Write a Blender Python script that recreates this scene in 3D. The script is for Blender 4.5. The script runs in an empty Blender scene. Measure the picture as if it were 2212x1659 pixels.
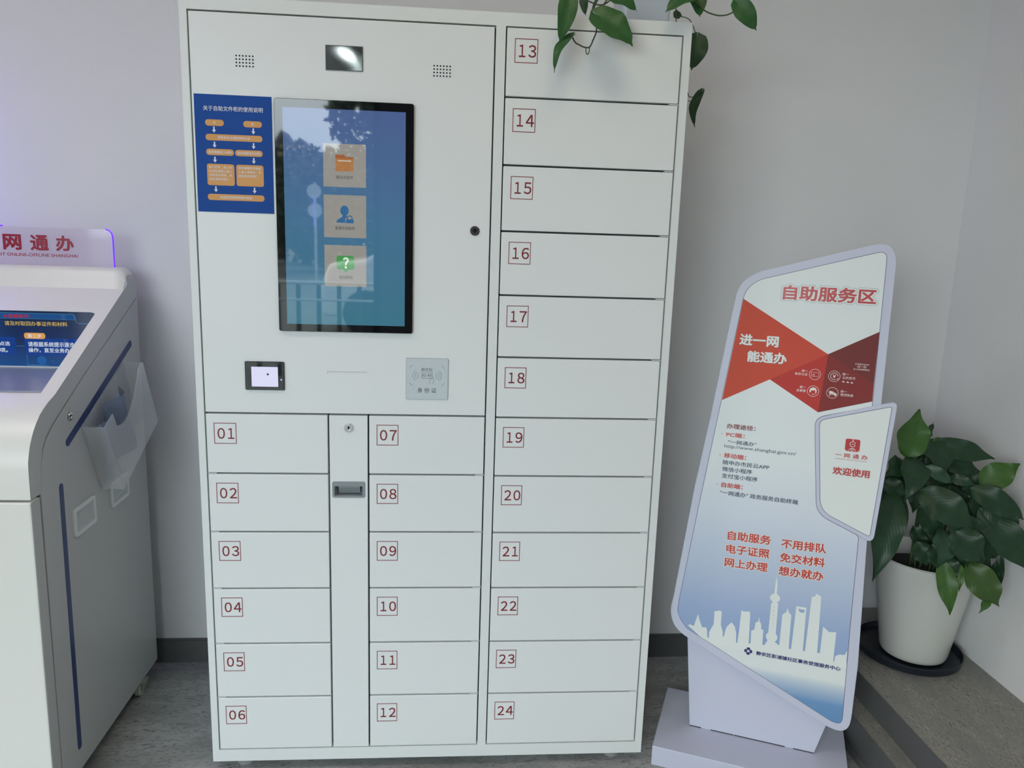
import bpy, bmesh, math, random
from mathutils import Vector, Matrix
random.seed(7)
sc = bpy.context.scene
col = sc.collection
PI = math.pi

# ---------------------------------------------------------------- camera
pitch, yaw, roll = 0.19191, 0.08212, 0.03266
cam_d = bpy.data.cameras.new('camera'); cam = bpy.data.objects.new('camera', cam_d); col.objects.link(cam)
F = Vector((math.sin(yaw)*math.cos(pitch), math.cos(yaw)*math.cos(pitch), -math.sin(pitch)))
Rt = Vector((math.cos(yaw), -math.sin(yaw), 0)); Up = Rt.cross(F)
R2 = Rt*math.cos(roll)+Up*math.sin(roll); U2 = -Rt*math.sin(roll)+Up*math.cos(roll)
M = Matrix((R2, U2, -F)).transposed().to_4x4(); M.translation = (0.60972, -1.89586, 1.43845)
cam.matrix_world = M
cam_d.sensor_width = 36; cam_d.lens = 1680.86/2212*36
cam_d.clip_start = 0.02; cam_d.clip_end = 300
sc.camera = cam

# ---------------------------------------------------------------- colour management, world
sc.view_settings.view_transform = 'Standard'; sc.view_settings.look = 'None'
sc.view_settings.gamma = 1; sc.view_settings.use_curve_mapping = False
sc.view_settings.exposure = 0.0
sc.cycles.use_denoising = True
sc.cycles.max_bounces = 8; sc.cycles.diffuse_bounces = 5

w = bpy.data.worlds.new('sky'); sc.world = w; w.use_nodes = True
nt = w.node_tree; bg = nt.nodes['Background']
tc = nt.nodes.new('ShaderNodeTexCoord'); nz = nt.nodes.new('ShaderNodeTexNoise'); nz.inputs['Scale'].default_value = 2.2
nz.inputs['Detail'].default_value = 5
rp = nt.nodes.new('ShaderNodeValToRGB'); rp.color_ramp.elements[0].position = .38; rp.color_ramp.elements[1].position = .6
rp.color_ramp.elements[0].color = (.66, .76, .86, 1); rp.color_ramp.elements[1].color = (.99, .98, .98, 1)
nt.links.new(tc.outputs['Generated'], nz.inputs['Vector']); nt.links.new(nz.outputs['Fac'], rp.inputs['Fac'])
nt.links.new(rp.outputs['Color'], bg.inputs['Color'])
bg.inputs['Strength'].default_value = 13.0

# daylight portal in the window opening
WX0, WX1, WZ0, WZ1, WY = -2.3, 0.12, 0.12, 2.55, -3.6
pl = bpy.data.lights.new('window_portal', 'AREA'); pl.shape = 'RECTANGLE'; pl.size = WX1-WX0; pl.size_y = WZ1-WZ0
pl.cycles.is_portal = True
po = bpy.data.objects.new('window_portal', pl); col.objects.link(po)
po.location = ((WX0+WX1)/2, WY-.12, (WZ0+WZ1)/2); po.rotation_euler = (PI/2, 0, 0)

# ---------------------------------------------------------------- helpers
def s2l(c):
    return tuple(((x/255)/12.92 if x/255 <= .04045 else ((x/255+.055)/1.055)**2.4) for x in c)
MATS = {}
def mat(name, rgb, rough=.5, spec=.5, metal=0, alpha=None, trans=0, emit=None, noise=0, scale=8, coat=0, bump=0, bscale=60):
    if name in MATS: return MATS[name]
    m = bpy.data.materials.new(name); m.use_nodes = True; MATS[name] = m
    n = m.node_tree.nodes; L = m.node_tree.links; b = n['Principled BSDF']
    c = s2l(rgb)
    b.inputs['Base Color'].default_value = (*c, 1); b.inputs['Roughness'].default_value = rough
    b.inputs['Metallic'].default_value = metal; b.inputs['Specular IOR Level'].default_value = spec
    if coat: b.inputs['Coat Weight'].default_value = coat; b.inputs['Coat Roughness'].default_value = .03
    if alpha is not None: b.inputs['Alpha'].default_value = alpha
    if trans: b.inputs['Transmission Weight'].default_value = trans
    if emit:
        b.inputs['Emission Color'].default_value = (*s2l(emit[0]), 1); b.inputs['Emission Strength'].default_value = emit[1]
    t = n.new('ShaderNodeTexCoord'); z = n.new('ShaderNodeTexNoise'); z.inputs['Scale'].default_value = scale; z.inputs['Detail'].default_value = 3
    L.new(t.outputs['Object'], z.inputs['Vector'])
    if noise:
        mx = n.new('ShaderNodeMix'); mx.data_type = 'RGBA'
        mx.inputs[6].default_value = (*[x*(1-noise) for x in c], 1); mx.inputs[7].default_value = (*[min(1, x*(1+noise)) for x in c], 1)
        L.new(z.outputs['Fac'], mx.inputs[0]); L.new(mx.outputs[2], b.inputs['Base Color'])
    if bump:
        z2 = n.new('ShaderNodeTexNoise'); z2.inputs['Scale'].default_value = bscale; L.new(t.outputs['Object'], z2.inputs['Vector'])
        bp = n.new('ShaderNodeBump'); bp.inputs['Strength'].default_value = bump; bp.inputs['Distance'].default_value = .01
        L.new(z2.outputs['Fac'], bp.inputs['Height']); L.new(bp.outputs['Normal'], b.inputs['Normal'])
    return m

WL = {}
def root(name, loc, label, cat, group=None, kind=None):
    o = bpy.data.objects.new(name, None); col.objects.link(o); o.location = loc; o.empty_display_size = .05
    if label: o['label'] = label; o['category'] = cat
    if group: o['group'] = group
    if kind: o['kind'] = kind
    WL[o.name] = Vector(loc)
    return o
def link(name, me, parent=None, loc=None):
    """me has world coordinates when loc is None, else coordinates local to loc"""
    o = bpy.data.objects.new(name, me); col.objects.link(o)
    pw = WL[parent.name] if parent else Vector((0, 0, 0))
    if loc is None:
        wl = pw.copy() if parent else Vector((0, 0, 0))
        if not parent:
            xs = [v.co for v in me.vertices]
            wl = Vector(((min(v.x for v in xs)+max(v.x for v in xs))/2, (min(v.y for v in xs)+max(v.y for v in xs))/2, min(v.z for v in xs)))
        me.transform(Matrix.Translation(-wl))
    else: wl = Vector(loc)
    o.location = wl-pw; o.parent = parent; WL[o.name] = wl
    return o
class G:
    """collects shapes into one mesh"""
    def __init__(s): s.bm = bmesh.new()
    def box(s, x0, x1, y0, y1, z0, z1):
        v = [s.bm.verts.new((x, y, z)) for z in (z0, z1) for y in (y0, y1) for x in (x0, x1)]
        for f in ((0, 2, 3, 1), (4, 5, 7, 6), (0, 1, 5, 4), (2, 6, 7, 3), (0, 4, 6, 2), (1, 3, 7, 5)): s.bm.faces.new([v[i] for i in f])
        return s
    def poly(s, pts, uv=None):
        v = [s.bm.verts.new(p) for p in pts]; s.bm.faces.new(v); return s
    def prism(s, pts, d):
        """closed polygon (3D) extruded by vector d, concave allowed"""
        n = len(pts); d = Vector(d)
        a = [s.bm.verts.new(p) for p in pts]; b = [s.bm.verts.new(Vector(p)+d) for p in pts]
        s.bm.faces.new(a); s.bm.faces.new(b[::-1])
        for i in range(n): s.bm.faces.new((a[i], b[i], b[(i+1) % n], a[(i+1) % n]))
        return s
    def tube(s, pts, r, seg=8, r2=None):
        pts = [Vector(p) for p in pts]; rings = []; n = len(pts)
        ref = Vector((0, 0, 1))
        for i, p in enumerate(pts):
            t = (pts[min(i+1, n-1)]-pts[max(i-1, 0)]).normalized()
            if abs(t.dot(ref)) > .95: ref = Vector((1, 0, 0))
            a = t.cross(ref).normalized(); b = t.cross(a)
            rr = r if r2 is None else r+(r2-r)*i/(n-1)
            rings.append([s.bm.verts.new(p+a*rr*math.cos(k*2*PI/seg)+b*rr*math.sin(k*2*PI/seg)) for k in range(seg)])
        for i in range(n-1):
            for k in range(seg): s.bm.faces.new((rings[i][k], rings[i][(k+1) % seg], rings[i+1][(k+1) % seg], rings[i+1][k]))
        s.bm.faces.new(rings[0][::-1]); s.bm.faces.new(rings[-1]); return s
    def lathe(s, c, prof, seg=48):
        c = Vector(c); rings = []
        for r, z in prof: rings.append([s.bm.verts.new(c+Vector((r*math.cos(k*2*PI/seg), r*math.sin(k*2*PI/seg), z))) for k in range(seg)])
        for i in range(len(prof)-1):
            for k in range(seg): s.bm.faces.new((rings[i][k], rings[i][(k+1) % seg], rings[i+1][(k+1) % seg], rings[i+1][k]))
        s.bm.faces.new(rings[0][::-1]); s.bm.faces.new(rings[-1]); return s
    def mesh(s, name, m, bevel=0, seg=2, smooth=False, weld=True):
        if weld: bmesh.ops.remove_doubles(s.bm, verts=s.bm.verts, dist=1e-6)
        bmesh.ops.recalc_face_normals(s.bm, faces=s.bm.faces)
        if bevel:
            es = [e for e in s.bm.edges if len(e.link_faces) == 2 and e.calc_face_angle(0) > .5]
            bmesh.ops.bevel(s.bm, geom=es, offset=bevel, segments=seg, affect='EDGES', profile=.5, clamp_overlap=True)
        big = [f for f in s.bm.faces if len(f.verts) > 4]
        if big: bmesh.ops.triangulate(s.bm, faces=big)
        me = bpy.data.meshes.new(name); s.bm.to_mesh(me); s.bm.free()
        if m: me.materials.append(m)
        if smooth:
            me.polygons.foreach_set('use_smooth', [True]*len(me.polygons))
            me.set_sharp_from_angle(angle=math.radians(40))
        return me

class Plane:
    """a flat surface in the world: origin, u (right), v (up), n (out of the face)"""
    def __init__(s, o, u, v):
        s.o = Vector(o); s.u = Vector(u).normalized(); s.v = Vector(v).normalized(); s.n = s.u.cross(s.v)
    def p(s, a, b, h=0): return s.o+s.u*a+s.v*b+s.n*h
    def slab(s, g, pts, h0, h1):
        if h1-h0 < 1.5e-5: g.poly([s.p(a, b, h1) for a, b in pts])
        else: g.prism([s.p(a, b, h0) for a, b in pts], s.n*(h1-h0))
        return g
def rrect(x0, z0, x1, z1, r, seg=5):
    x0, x1 = sorted((x0, x1)); z0, z1 = sorted((z0, z1)); r = min(r, (x1-x0)/2-1e-6, (z1-z0)/2-1e-6); o = []
    for cx, cz, a0 in ((x1-r, z1-r, 0), (x0+r, z1-r, 90), (x0+r, z0+r, 180), (x1-r, z0+r, 270)):
        for k in range(seg+1):
            a = math.radians(a0+90*k/seg); o.append((cx+r*math.cos(a), cz+r*math.sin(a)))
    return o
def circ(x, z, r, n=24, a0=0, a1=360, ry=None):
    return [(x+r*math.cos(math.radians(a0+(a1-a0)*k/n)), z+(ry or r)*math.sin(math.radians(a0+(a1-a0)*k/n))) for k in range(n if a1-a0 == 360 else n+1)]
def ring(P, g, inner, outer, h0, h1):
    """flat ring between two loops of equal count"""
    n = len(inner)
    a = [g.bm.verts.new(P.p(x, z, h1)) for x, z in inner]; b = [g.bm.verts.new(P.p(x, z, h1)) for x, z in outer]
    if h1-h0 < 1.5e-5:
        for i in range(n): j = (i+1) % n; g.bm.faces.new((a[i], a[j], b[j], b[i]))
        return g
    c = [g.bm.verts.new(P.p(x, z, h0)) for x, z in inner]; d = [g.bm.verts.new(P.p(x, z, h0)) for x, z in outer]
    for i in range(n):
        j = (i+1) % n
        g.bm.faces.new((a[i], a[j], b[j], b[i])); g.bm.faces.new((c[i], d[i], d[j], c[j]))
        g.bm.faces.new((b[i], b[j], d[j], d[i])); g.bm.faces.new((a[j], a[i], c[i], c[j]))
    return g
def stroke(P, g, pts, wd, h, closed=False):
    """flat line of width wd along pts"""
    pts = [Vector((a, b)) for a, b in pts]; n = len(pts); L = []; Rr = []
    for i, p in enumerate(pts):
        q0 = pts[i-1] if (i > 0 or closed) else p; q1 = pts[(i+1) % n] if (i < n-1 or closed) else p
        t = (q1-q0).normalized(); m = Vector((-t.y, t.x))*wd/2
        if closed or 0 < i < n-1:
            t1 = (p-q0).normalized(); m1 = Vector((-t1.y, t1.x)); k = max(.4, m.normalized().dot(m1)); m = m/k
        L.append(g.bm.verts.new(P.p(p.x+m.x, p.y+m.y, h))); Rr.append(g.bm.verts.new(P.p(p.x-m.x, p.y-m.y, h)))
    for i in range(n if closed else n-1):
        j = (i+1) % n; g.bm.faces.new((L[i], Rr[i], Rr[j], L[j]))
    return g
def part(name, P, pts, h0, h1, m, parent, bevel=0, label=None):
    o = link(name, P.slab(G(), pts, h0, h1).mesh(name, m, bevel), parent)
    if label: o['label'] = label
    return o
_dg = None
def text_raw(body, bold=0, spacing=1.0, shear=0):
    cu = bpy.data.curves.new('lettering', 'FONT'); cu.body = body; cu.size = 1; cu.offset = bold; cu.resolution_u = 3
    cu.space_character = spacing; cu.shear = shear; cu.fill_mode = 'FRONT'
    o = bpy.data.objects.new('lettering', cu); col.objects.link(o)
    dg = bpy.context.evaluated_depsgraph_get(); me = bpy.data.meshes.new_from_object(o.evaluated_get(dg))
    bpy.data.objects.remove(o); bpy.data.curves.remove(cu)
    return me
def fatten(me, r, k):
    """heavier strokes: the glyph faces repeated around a small circle"""
    vs = [v.co.copy() for v in me.vertices]; fs = [tuple(p.vertices) for p in me.polygons]; V, Fc = list(vs), list(fs)
    for q in range(k):
        a = 2*PI*(q+.5)/k; d = Vector((r*math.cos(a), r*math.sin(a), -(q+1.0))); n0 = len(V)
        V += [v+d for v in vs]; Fc += [tuple(i+n0 for i in f) for f in fs]
    out = bpy.data.meshes.new('lettering'); out.from_pydata(V, [], Fc); return out
def text(body, P, a, b, wd, ht, m, parent, h=.0006, ang=0, bold=0, pad=0, spacing=1.0, ref=None, name='lettering', label=None):
    """writing fitted to a box of width wd and height ht whose lower left corner is (a, b)"""
    me = text_raw(body, 0, spacing)
    if bold: me = fatten(me, bold, 4 if bold < .03 else (8 if bold < .05 else 14))
    rf = me if ref is None else ref
    xs = [v.co.x for v in rf.vertices]; ys = [v.co.y for v in rf.vertices]
    x0, x1, y0, y1 = min(xs), max(xs), min(ys), max(ys)
    sx = wd/(x1-x0); sy = ht/(y1-y0) if ht else sx; ca, sa = math.cos(math.radians(ang)), math.sin(math.radians(ang))
    for v in me.vertices:
        X = (v.co.x-x0)*sx; Y = (v.co.y-y0)*sy
        v.co = P.p(a+X*ca-Y*sa, b+X*sa+Y*ca, h+v.co.z*1.4e-5)
    me.materials.clear(); me.materials.append(m)
    if len(me.polygons) and me.polygons[0].normal.dot(P.n) < 0: me.flip_normals()
    me.name = name
    o = link(name, me, parent)
    if label: o['label'] = label
    return o
def text_glow(body, P, a, b, wd, ht, m, mo, parent, h=.0009, ang=0, bold=.02, glow=.07, mo2=None, glow2=.11):
    rf = fatten(text_raw(body, 0), bold, 4)
    if mo2: text(body, P, a, b, wd, ht, mo2, parent, h-.0003, ang, glow2, ref=rf, name='lettering_shadow')
    text(body, P, a, b, wd, ht, mo, parent, h-.0001, ang, glow, ref=rf, name='lettering_outline')
    return text(body, P, a, b, wd, ht, m, parent, h, ang, bold)
def structure(name, me, parent=None):
    o = link(name, me, parent); o['kind'] = 'structure'; return o
def single(name, me, label, cat, group=None):
    o = link(name, me); o['label'] = label; o['category'] = cat
    if group: o['group'] = group
    return o

# ---------------------------------------------------------------- materials
wallm = mat('wall_paint', (226, 226, 226), .75, .3, noise=.02, scale=3, bump=.06, bscale=90)
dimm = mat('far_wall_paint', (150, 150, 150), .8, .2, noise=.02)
ceilm = mat('ceiling_paint', (190, 190, 188), .9, .2, noise=.01)
white = mat('white_powder_coat', (228, 231, 228), .38, .45, noise=.012, scale=3, bump=.03, bscale=700)
white2 = mat('cabinet_door_white', (231, 233, 231), .34, .45, noise=.012, scale=4, bump=.03, bscale=700)
gapm = mat('gap_grey', (92, 96, 99), .7, .3, noise=.05)
black = mat('black_glass', (10, 12, 16), .03, .55, noise=.1)
blackp = mat('black_plastic', (22, 25, 28), .35, noise=.1)
redp = mat('dark_red_vinyl', (128, 22, 32), .5, noise=.05)
rubber = mat('dark_rubber', (94, 95, 95), .45, .4, noise=.10, scale=12)
chrome = mat('chrome', (205, 205, 205), .18, metal=1, noise=.03)
lav = mat('lavender_white_metal', (200, 203, 220), .4, .4, noise=.015, scale=3)
kiosk = mat('kiosk_white', (228, 227, 219), .33, .5, noise=.012, scale=3)
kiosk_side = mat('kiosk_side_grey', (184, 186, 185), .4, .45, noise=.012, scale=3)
navy = mat('navy_stripe', (30, 52, 105), .3, noise=.08)

def vinyl(name, axis, base=(170, 171, 169)):
    m = bpy.data.materials.new(name); m.use_nodes = True; n = m.node_tree.nodes; L = m.node_tree.links; b = n['Principled BSDF']
    t = n.new('ShaderNodeTexCoord'); mp = n.new('ShaderNodeMapping')
    mp.inputs['Scale'].default_value = (75, 250, 90) if axis == 'x' else (250, 75, 90)
    L.new(t.outputs['Object'], mp.inputs['Vector'])
    prev = None; c0 = s2l(base)
    cur = n.new('ShaderNodeRGB'); cur.outputs[0].default_value = (*c0, 1); prev = cur.outputs[0]
    for i, (sc_, lo, hi, colr) in enumerate([(1.0, .57, .68, (92, 93, 91)), (1.3, .60, .70, (200, 200, 196)), (.5, .5, .75, (122, 123, 120)), (.8, .63, .69, (52, 53, 52)), (.06, .4, .7, (130, 131, 128))]):
        z = n.new('ShaderNodeTexNoise'); z.noise_dimensions = '4D'; z.inputs['W'].default_value = i*3.7; z.inputs['Scale'].default_value = sc_; z.inputs['Detail'].default_value = 2
        r = n.new('ShaderNodeMapRange'); r.inputs['From Min'].default_value = lo; r.inputs['From Max'].default_value = hi; r.inputs['To Max'].default_value = .75
        mx = n.new('ShaderNodeMix'); mx.data_type = 'RGBA'; mx.inputs[7].default_value = (*s2l(colr), 1)
        L.new(mp.outputs[0], z.inputs['Vector']); L.new(z.outputs['Fac'], r.inputs[0]); L.new(r.outputs[0], mx.inputs[0])
        L.new(prev, mx.inputs[6]); prev = mx.outputs[2]
    L.new(prev, b.inputs['Base Color']); b.inputs['Roughness'].default_value = .5
    return m
floorm = vinyl('speckled_vinyl', 'x'); floorm2 = vinyl('speckled_vinyl_platform', 'y', (150, 147, 138))

# ---------------------------------------------------------------- room shell
YW, XW, XL, ZC = .555, 2.251, -4.2, 2.95
structure('floor', G().box(XL, XW+.1, WY, YW+.1, -.05, 0).mesh('floor', floorm))
structure('wall_back', G().box(XL, XW+.1, YW, YW+.1, 0, ZC).mesh('wall_back', wallm))
structure('wall_right', G().box(XW, XW+.1, WY-.2, YW, 0, ZC).mesh('wall_right', wallm))
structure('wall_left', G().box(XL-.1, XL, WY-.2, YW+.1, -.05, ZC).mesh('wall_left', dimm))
structure('ceiling', G().box(XL-.1, XW+.1, WY-.2, YW+.1, ZC, ZC+.1).mesh('ceiling', ceilm))
g = G()
g.box(XL, WX0, WY-.15, WY, -.05, ZC).box(WX1, XW, WY-.15, WY, -.05, ZC).box(WX0, WX1, WY-.15, WY, -.05, WZ0).box(WX0, WX1, WY-.15, WY, WZ1, ZC)
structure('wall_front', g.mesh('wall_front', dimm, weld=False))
win = root('window_1', (WX0, WY-.1, WZ0), None, None, kind='structure')
fr = mat('window_frame_grey', (96, 99, 102), .4, noise=.05)
g = G(); fw = .05
g.box(WX0, WX1, WY-.13, WY-.07, WZ0, WZ0+fw).box(WX0, WX1, WY-.13, WY-.07, WZ1-fw, WZ1).box(WX0, WX0+fw, WY-.13, WY-.07, WZ0+fw, WZ1-fw).box(WX1-fw, WX1, WY-.13, WY-.07, WZ0+fw, WZ1-fw)
g.box(-1.15, -1.1, WY-.13, WY-.07, WZ0+fw, WZ1-fw)
link('window_frame', g.mesh('window_frame', fr, weld=False), win)
pm = bpy.data.materials.new('window_glass'); pm.use_nodes = True; n = pm.node_tree.nodes; L = pm.node_tree.links
tr = n.new('ShaderNodeBsdfTransparent'); gl = n.new('ShaderNodeBsdfGlossy'); gl.inputs['Roughness'].default_value = .01; mx = n.new('ShaderNodeMixShader'); mx.inputs[0].default_value = .06
tr.inputs['Color'].default_value = (.93, .96, .95, 1)
L.new(tr.outputs[0], mx.inputs[1]); L.new(gl.outputs[0], mx.inputs[2]); L.new(mx.outputs[0], n['Material Output'].inputs['Surface'])
for x0, x1 in ((WX0+fw, -1.15), (-1.1, WX1-fw)):
    link('pane', G().box(x0, x1, WY-.104, WY-.098, WZ0+fw, WZ1-fw).mesh('pane', pm), win)
# baseboards
structure('baseboard_back', G().box(XL, 1.79, YW-.012, YW, 0, .078).box(XL, 1.79, YW-.008, YW, .078, .082).mesh('baseboard_back', rubber, weld=False))
# raised platform with one step, along the right wall
structure('floor_platform', G().box(1.853, XW, WY, YW, 0, .175).mesh('floor_platform', floorm2))
structure('floor_step', G().box(1.79, 1.853, WY, YW, 0, .1).mesh('floor_step', floorm2))
structure('trim_1', G().prism([(1.853, WY, .1), (1.846, WY, .1), (1.849, WY, .176), (1.853, WY, .1765)], (0, YW-WY, 0)).mesh('trim_1', rubber))
structure('trim_2', G().prism([(1.79, WY, 0), (1.772, WY, 0), (1.783, WY, .012), (1.784, WY, .1), (1.79, WY, .1015)], (0, YW-WY, 0)).mesh('trim_2', rubber))
# ceiling panel lamps
def panel_lamp(x, y, label, colr, k):
    cl = root('ceiling_light', (x, y, ZC-.03), label, 'lamp', group='ceiling panel lamps')
    link('diffuser', G().box(x-.3, x+.3, y-.3, y+.3, ZC-.016, ZC-.012).mesh('diffuser', mat('lamp_panel_%d' % round(x*10+50), colr, .5, emit=(colr, k))), cl)
    link('lamp_frame', G().box(x-.32, x+.32, y-.32, y+.32, ZC-.012, ZC-.001).mesh('lamp_frame', mat('lamp_frame', (230, 230, 230), noise=.02)), cl)
panel_lamp(.85, -1.0, 'square warm white ceiling panel lamp in front of the numbered doors', (255, 236, 206), 5.5)
panel_lamp(-1.1, -.9, 'square cool white ceiling panel lamp above the terminal', (252, 240, 250), 13)
# violet tube lamp on the wall beyond the left edge of the picture
vt = root('violet_tube_lamp', (-1.05, .50, 1.42), 'glowing violet tube lamp upright on the wall left of the nameplate', 'lamp')
link('tube', G().tube([(-1.05, .50, 1.43), (-1.05, .50, 1.80)], .014, 10).mesh('tube', mat('violet_tube', (120, 90, 250), emit=((132, 96, 255), 48)), smooth=True), vt)
link('tube_holder', G().box(-1.075, -1.025, .48, .555, 1.41, 1.43).box(-1.075, -1.025, .48, .555, 1.80, 1.82).box(-1.062, -1.038, .53, .555, 1.43, 1.80).mesh('tube_holder', mat('lamp_frame', (230, 230, 230), noise=.02), weld=False), vt)

# ================================================================ locker cabinet
CX0, CX1, CZ0, CZ1, CYB = 0, 1.159, .03, 1.93, .45
PC = Plane((0, 0, 0), (1, 0, 0), (0, 0, 1))       # n = (0,-1,0): towards the room
cab = root('locker_cabinet', (.58, .22, 0), 'large white steel self-service locker cabinet with touch screen and red numbered doors 01 to 24', 'locker')
XA, XB, XC, XD, XE, XF, XG, XH = .0176, .3140, .4115, .7022, .7265, 1.1394, 0, 0
ZT, ZB, PT = 1.9005, .0645, .153
ZM = .9845
g = G()
g.box(CX0, CX1, .022, CYB, CZ0, CZ1)
body = link('body', g.mesh('body', white), cab)
g = G()
for b in ((CX0, XA-.001, CZ0, CZ1), (XF+.001, CX1, CZ0, CZ1), (XA-.001, XF+.001, ZT+.001, CZ1), (XA-.001, XF+.001, CZ0, ZB-.0005), (XD+.001, XE-.001, ZB-.0005, ZT+.001)):
    g.box(b[0], b[1], 0, .022, b[2], b[3])
link('front_frame', g.mesh('front_frame', white, weld=False), cab)
link('recess_backing', G().box(XA-.001, XF+.001, .0195, .0219, ZB, ZT).mesh('recess_backing', gapm), cab)
GAP = .0022
def door_mesh(w_, h_):
    return G().box(GAP, w_-GAP, .0, .019, GAP, h_-GAP).mesh('door', white2, .0016, 2)
hm = mat('hinge_zinc', (222, 226, 228), .35, noise=.03)
hinge_me = G().box(0, .022, .001, .016, -.0011, .0009).mesh('hinge', hm)
doors = []
r_me = door_mesh(XF-XE, PT); l_me = door_mesh(XB-XA, (ZM-ZB)/6); m_me = door_mesh(XD-XC, (ZM-ZB)/6)
def digits(s):   # full width digits have the foot on the 1
    return ''.join(chr(0xFF10+int(ch)) for ch in s)
DW = text_raw(digits('08'), 0)
def number(door, s, x, z):
    """square outlined sticker, digits pushed slightly right and low in it"""
    g = G(); W_ = .0535; H_ = .0528
    P = PC
    ring(P, g, [(x+.0016, z+.0016), (x+W_-.0016, z+.0016), (x+W_-.0016, z+H_-.0016), (x+.0016, z+H_-.0016)], [(x, z), (x+W_, z), (x+W_, z+H_), (x, z+H_)], 0, .0004)
    o = link('number_label', g.mesh('number_label', redp), door)
    for i, ch in enumerate(s):
        me = text_raw(digits(ch), -.004 if False else 0)
        xs = [v.co.x for v in me.vertices]; ys = [v.co.y for v in me.vertices]
        wd = {'1': .0150}.get(ch, .0178); cx_ = x+.0172+i*.0235
        if ch == '4': wd = .0195
        text(digits(ch), P, cx_-wd/2, z+.0125, wd, .0272, redp, door, h=.0004, name='digit', bold=.012)
for i in range(24):
    n_ = i+1; s = '%02d' % n_
    if n_ <= 6: x, w_, me, z, hx = XA, XB-XA, l_me, ZM-(n_)*(ZM-ZB)/6, 0.001; hgt = (ZM-ZB)/6
    elif n_ <= 12: x, w_, me, z = XC, XD-XC, m_me, ZM-(n_-6)*(ZM-ZB)/6; hx = w_-.023; hgt = (ZM-ZB)/6
    else: x, w_, me, z = XE, XF-XE, r_me, ZT-(n_-12)*PT; hx = w_-.023; hgt = PT
    d = link('door', me, cab, loc=(x, 0, z)); doors.append(d)
    d['label'] = 'white locker door with red boxed number %s' % s
    number(d, s, x+.0205, z+hgt-.0245-.0528)
    if n_ not in (6, 12, 24): link('hinge', hinge_me, d, loc=(x+hx, 0, z))
# centre strip with lock and recessed handle
strip = link('center_strip', (lambda g: (g.box(XB+GAP, XC-GAP, 0, .019, .8092, ZM-GAP), g.box(XB+GAP, XC-GAP, 0, .019, ZB+GAP, .7733), g.box(XB+GAP, .3245, 0, .019, .7733, .8092), g.box(.4005, XC-GAP, 0, .019, .7733, .8092), g)[-1])(G()).mesh('center_strip', white2, weld=False), cab)
def cam_lock(x, z, parent, P, r=.0115, dark=False):
    m = chrome if not dark else mat('dark_steel', (92, 88, 84), .3, metal=.8, noise=.1)
    g = G(); ring(P, g, circ(x, z, r*.55), circ(x, z, r), 0, .0028); ring(P, g, circ(x, z, r*.5), circ(x, z, r*.86), 0, .0038)
    o = link('lock', g.mesh('lock', m, smooth=False), parent)
    g = G(); P.slab(g, circ(x, z, r*.55), 0, .0022)
    link('lock_barrel', g.mesh('lock_barrel', blackp if dark else chrome), parent)
    g = G(); P.slab(g, rrect(x-r*.12, z-r*.36, x+r*.12, z+r*.36, .0006), .0022, .0026); P.slab(g, circ(x, z+r*.12, r*.24, 12), .0022, .0026)
    link('keyhole', g.mesh('keyhole', blackp, weld=False), parent)
cam_lock(.3635, .9514, strip, PC)
hg = mat('handle_grey', (140, 147, 149), .45, noise=.03)
g = G(); out = rrect(.3216, .7700, .4032, .8124, .005); mid_ = rrect(.3275, .7755, .3973, .8000, .0015)
ring(PC, g, mid_, out, -.001, .0022)
link('handle_rim', g.mesh('handle_rim', hg, .0008, 1), strip)
g = G()   # pocket behind the rim
hd = mat('handle_grey_inner', (126, 133, 136), .5, noise=.03)
a = [(.3275, -.0005, .7755), (.3973, -.0005, .7755), (.3973, -.0005, .8), (.3275, -.0005, .8)]; b = [(.3365, .017, .7765), (.3903, .017, .7765), (.3903, .017, .798), (.3365, .017, .798)]
for i in range(4): j = (i+1) % 4; g.poly([a[i], a[j], b[j], b[i]])
g.poly(b)
link('handle_pocket', g.mesh('handle_pocket', hd), strip)
link('handle_pull', G().prism([(.337, .001, .7995), (.337, .001, .7965), (.337, .012, .779), (.337, .014, .781)], (.0535, 0, 0)).mesh('handle_pull', hg), strip)
# control panel door
PZ0, PZ1 = ZM+GAP, ZT-GAP*1.2
cp = link('control_panel', G().box(XA+GAP, XD-GAP, 0, .019, PZ0, PZ1).mesh('control_panel', white2, .0016, 2), cab)
for cx_, cz_ in ((.1395, 1.7975), (.5815, 1.7968)):
    g = G()
    for i in range(6):
        for j in range(4): PC.slab(g, circ(cx_+(i-2.5)*.0073, cz_+(j-1.5)*.0073, .0019, 10), 0, .0003)
    link('speaker_grille', g.mesh('speaker_grille', mat('hole_black', (18, 18, 20), .9, noise=.1), weld=False), cp)
# tilted camera window: dark glossy plate
g = G(); nx, nz_ = 14, 10; vs = []
for j in range(nz_+1):
    for i in range(nx+1):
        u, v = i/nx, j/nz_; yy = .0006*math.sin(u*2.2+.6)*math.sin(v*2.6+u*1.5)
        vs.append(g.bm.verts.new((.3205+u*.0800, yy*.5-.0006, 1.7885+v*.0508)))
for j in range(nz_):
    for i in range(nx): k = j*(nx+1)+i; g.bm.faces.new((vs[k], vs[k+1], vs[k+nx+2], vs[k+nx+1]))
link('camera_window', g.mesh('camera_window', mat('mirror_film', (150, 152, 150), .05, metal=1, noise=.1, scale=25), smooth=True), cp)
g = G(); ring(PC, g, [(.3205, 1.7885), (.4005, 1.7885), (.4005, 1.8393), (.3205, 1.8393)], [(.3188, 1.7870), (.4022, 1.7870), (.4022, 1.8405), (.3188, 1.8405)], 0, .0018)
link('camera_window_frame', g.mesh('camera_window_frame', mat('frame_dark', (70, 72, 72), .4, noise=.05)), cp)
cam_lock(.6645, 1.44, cp, PC, r=.0112, dark=True)
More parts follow.
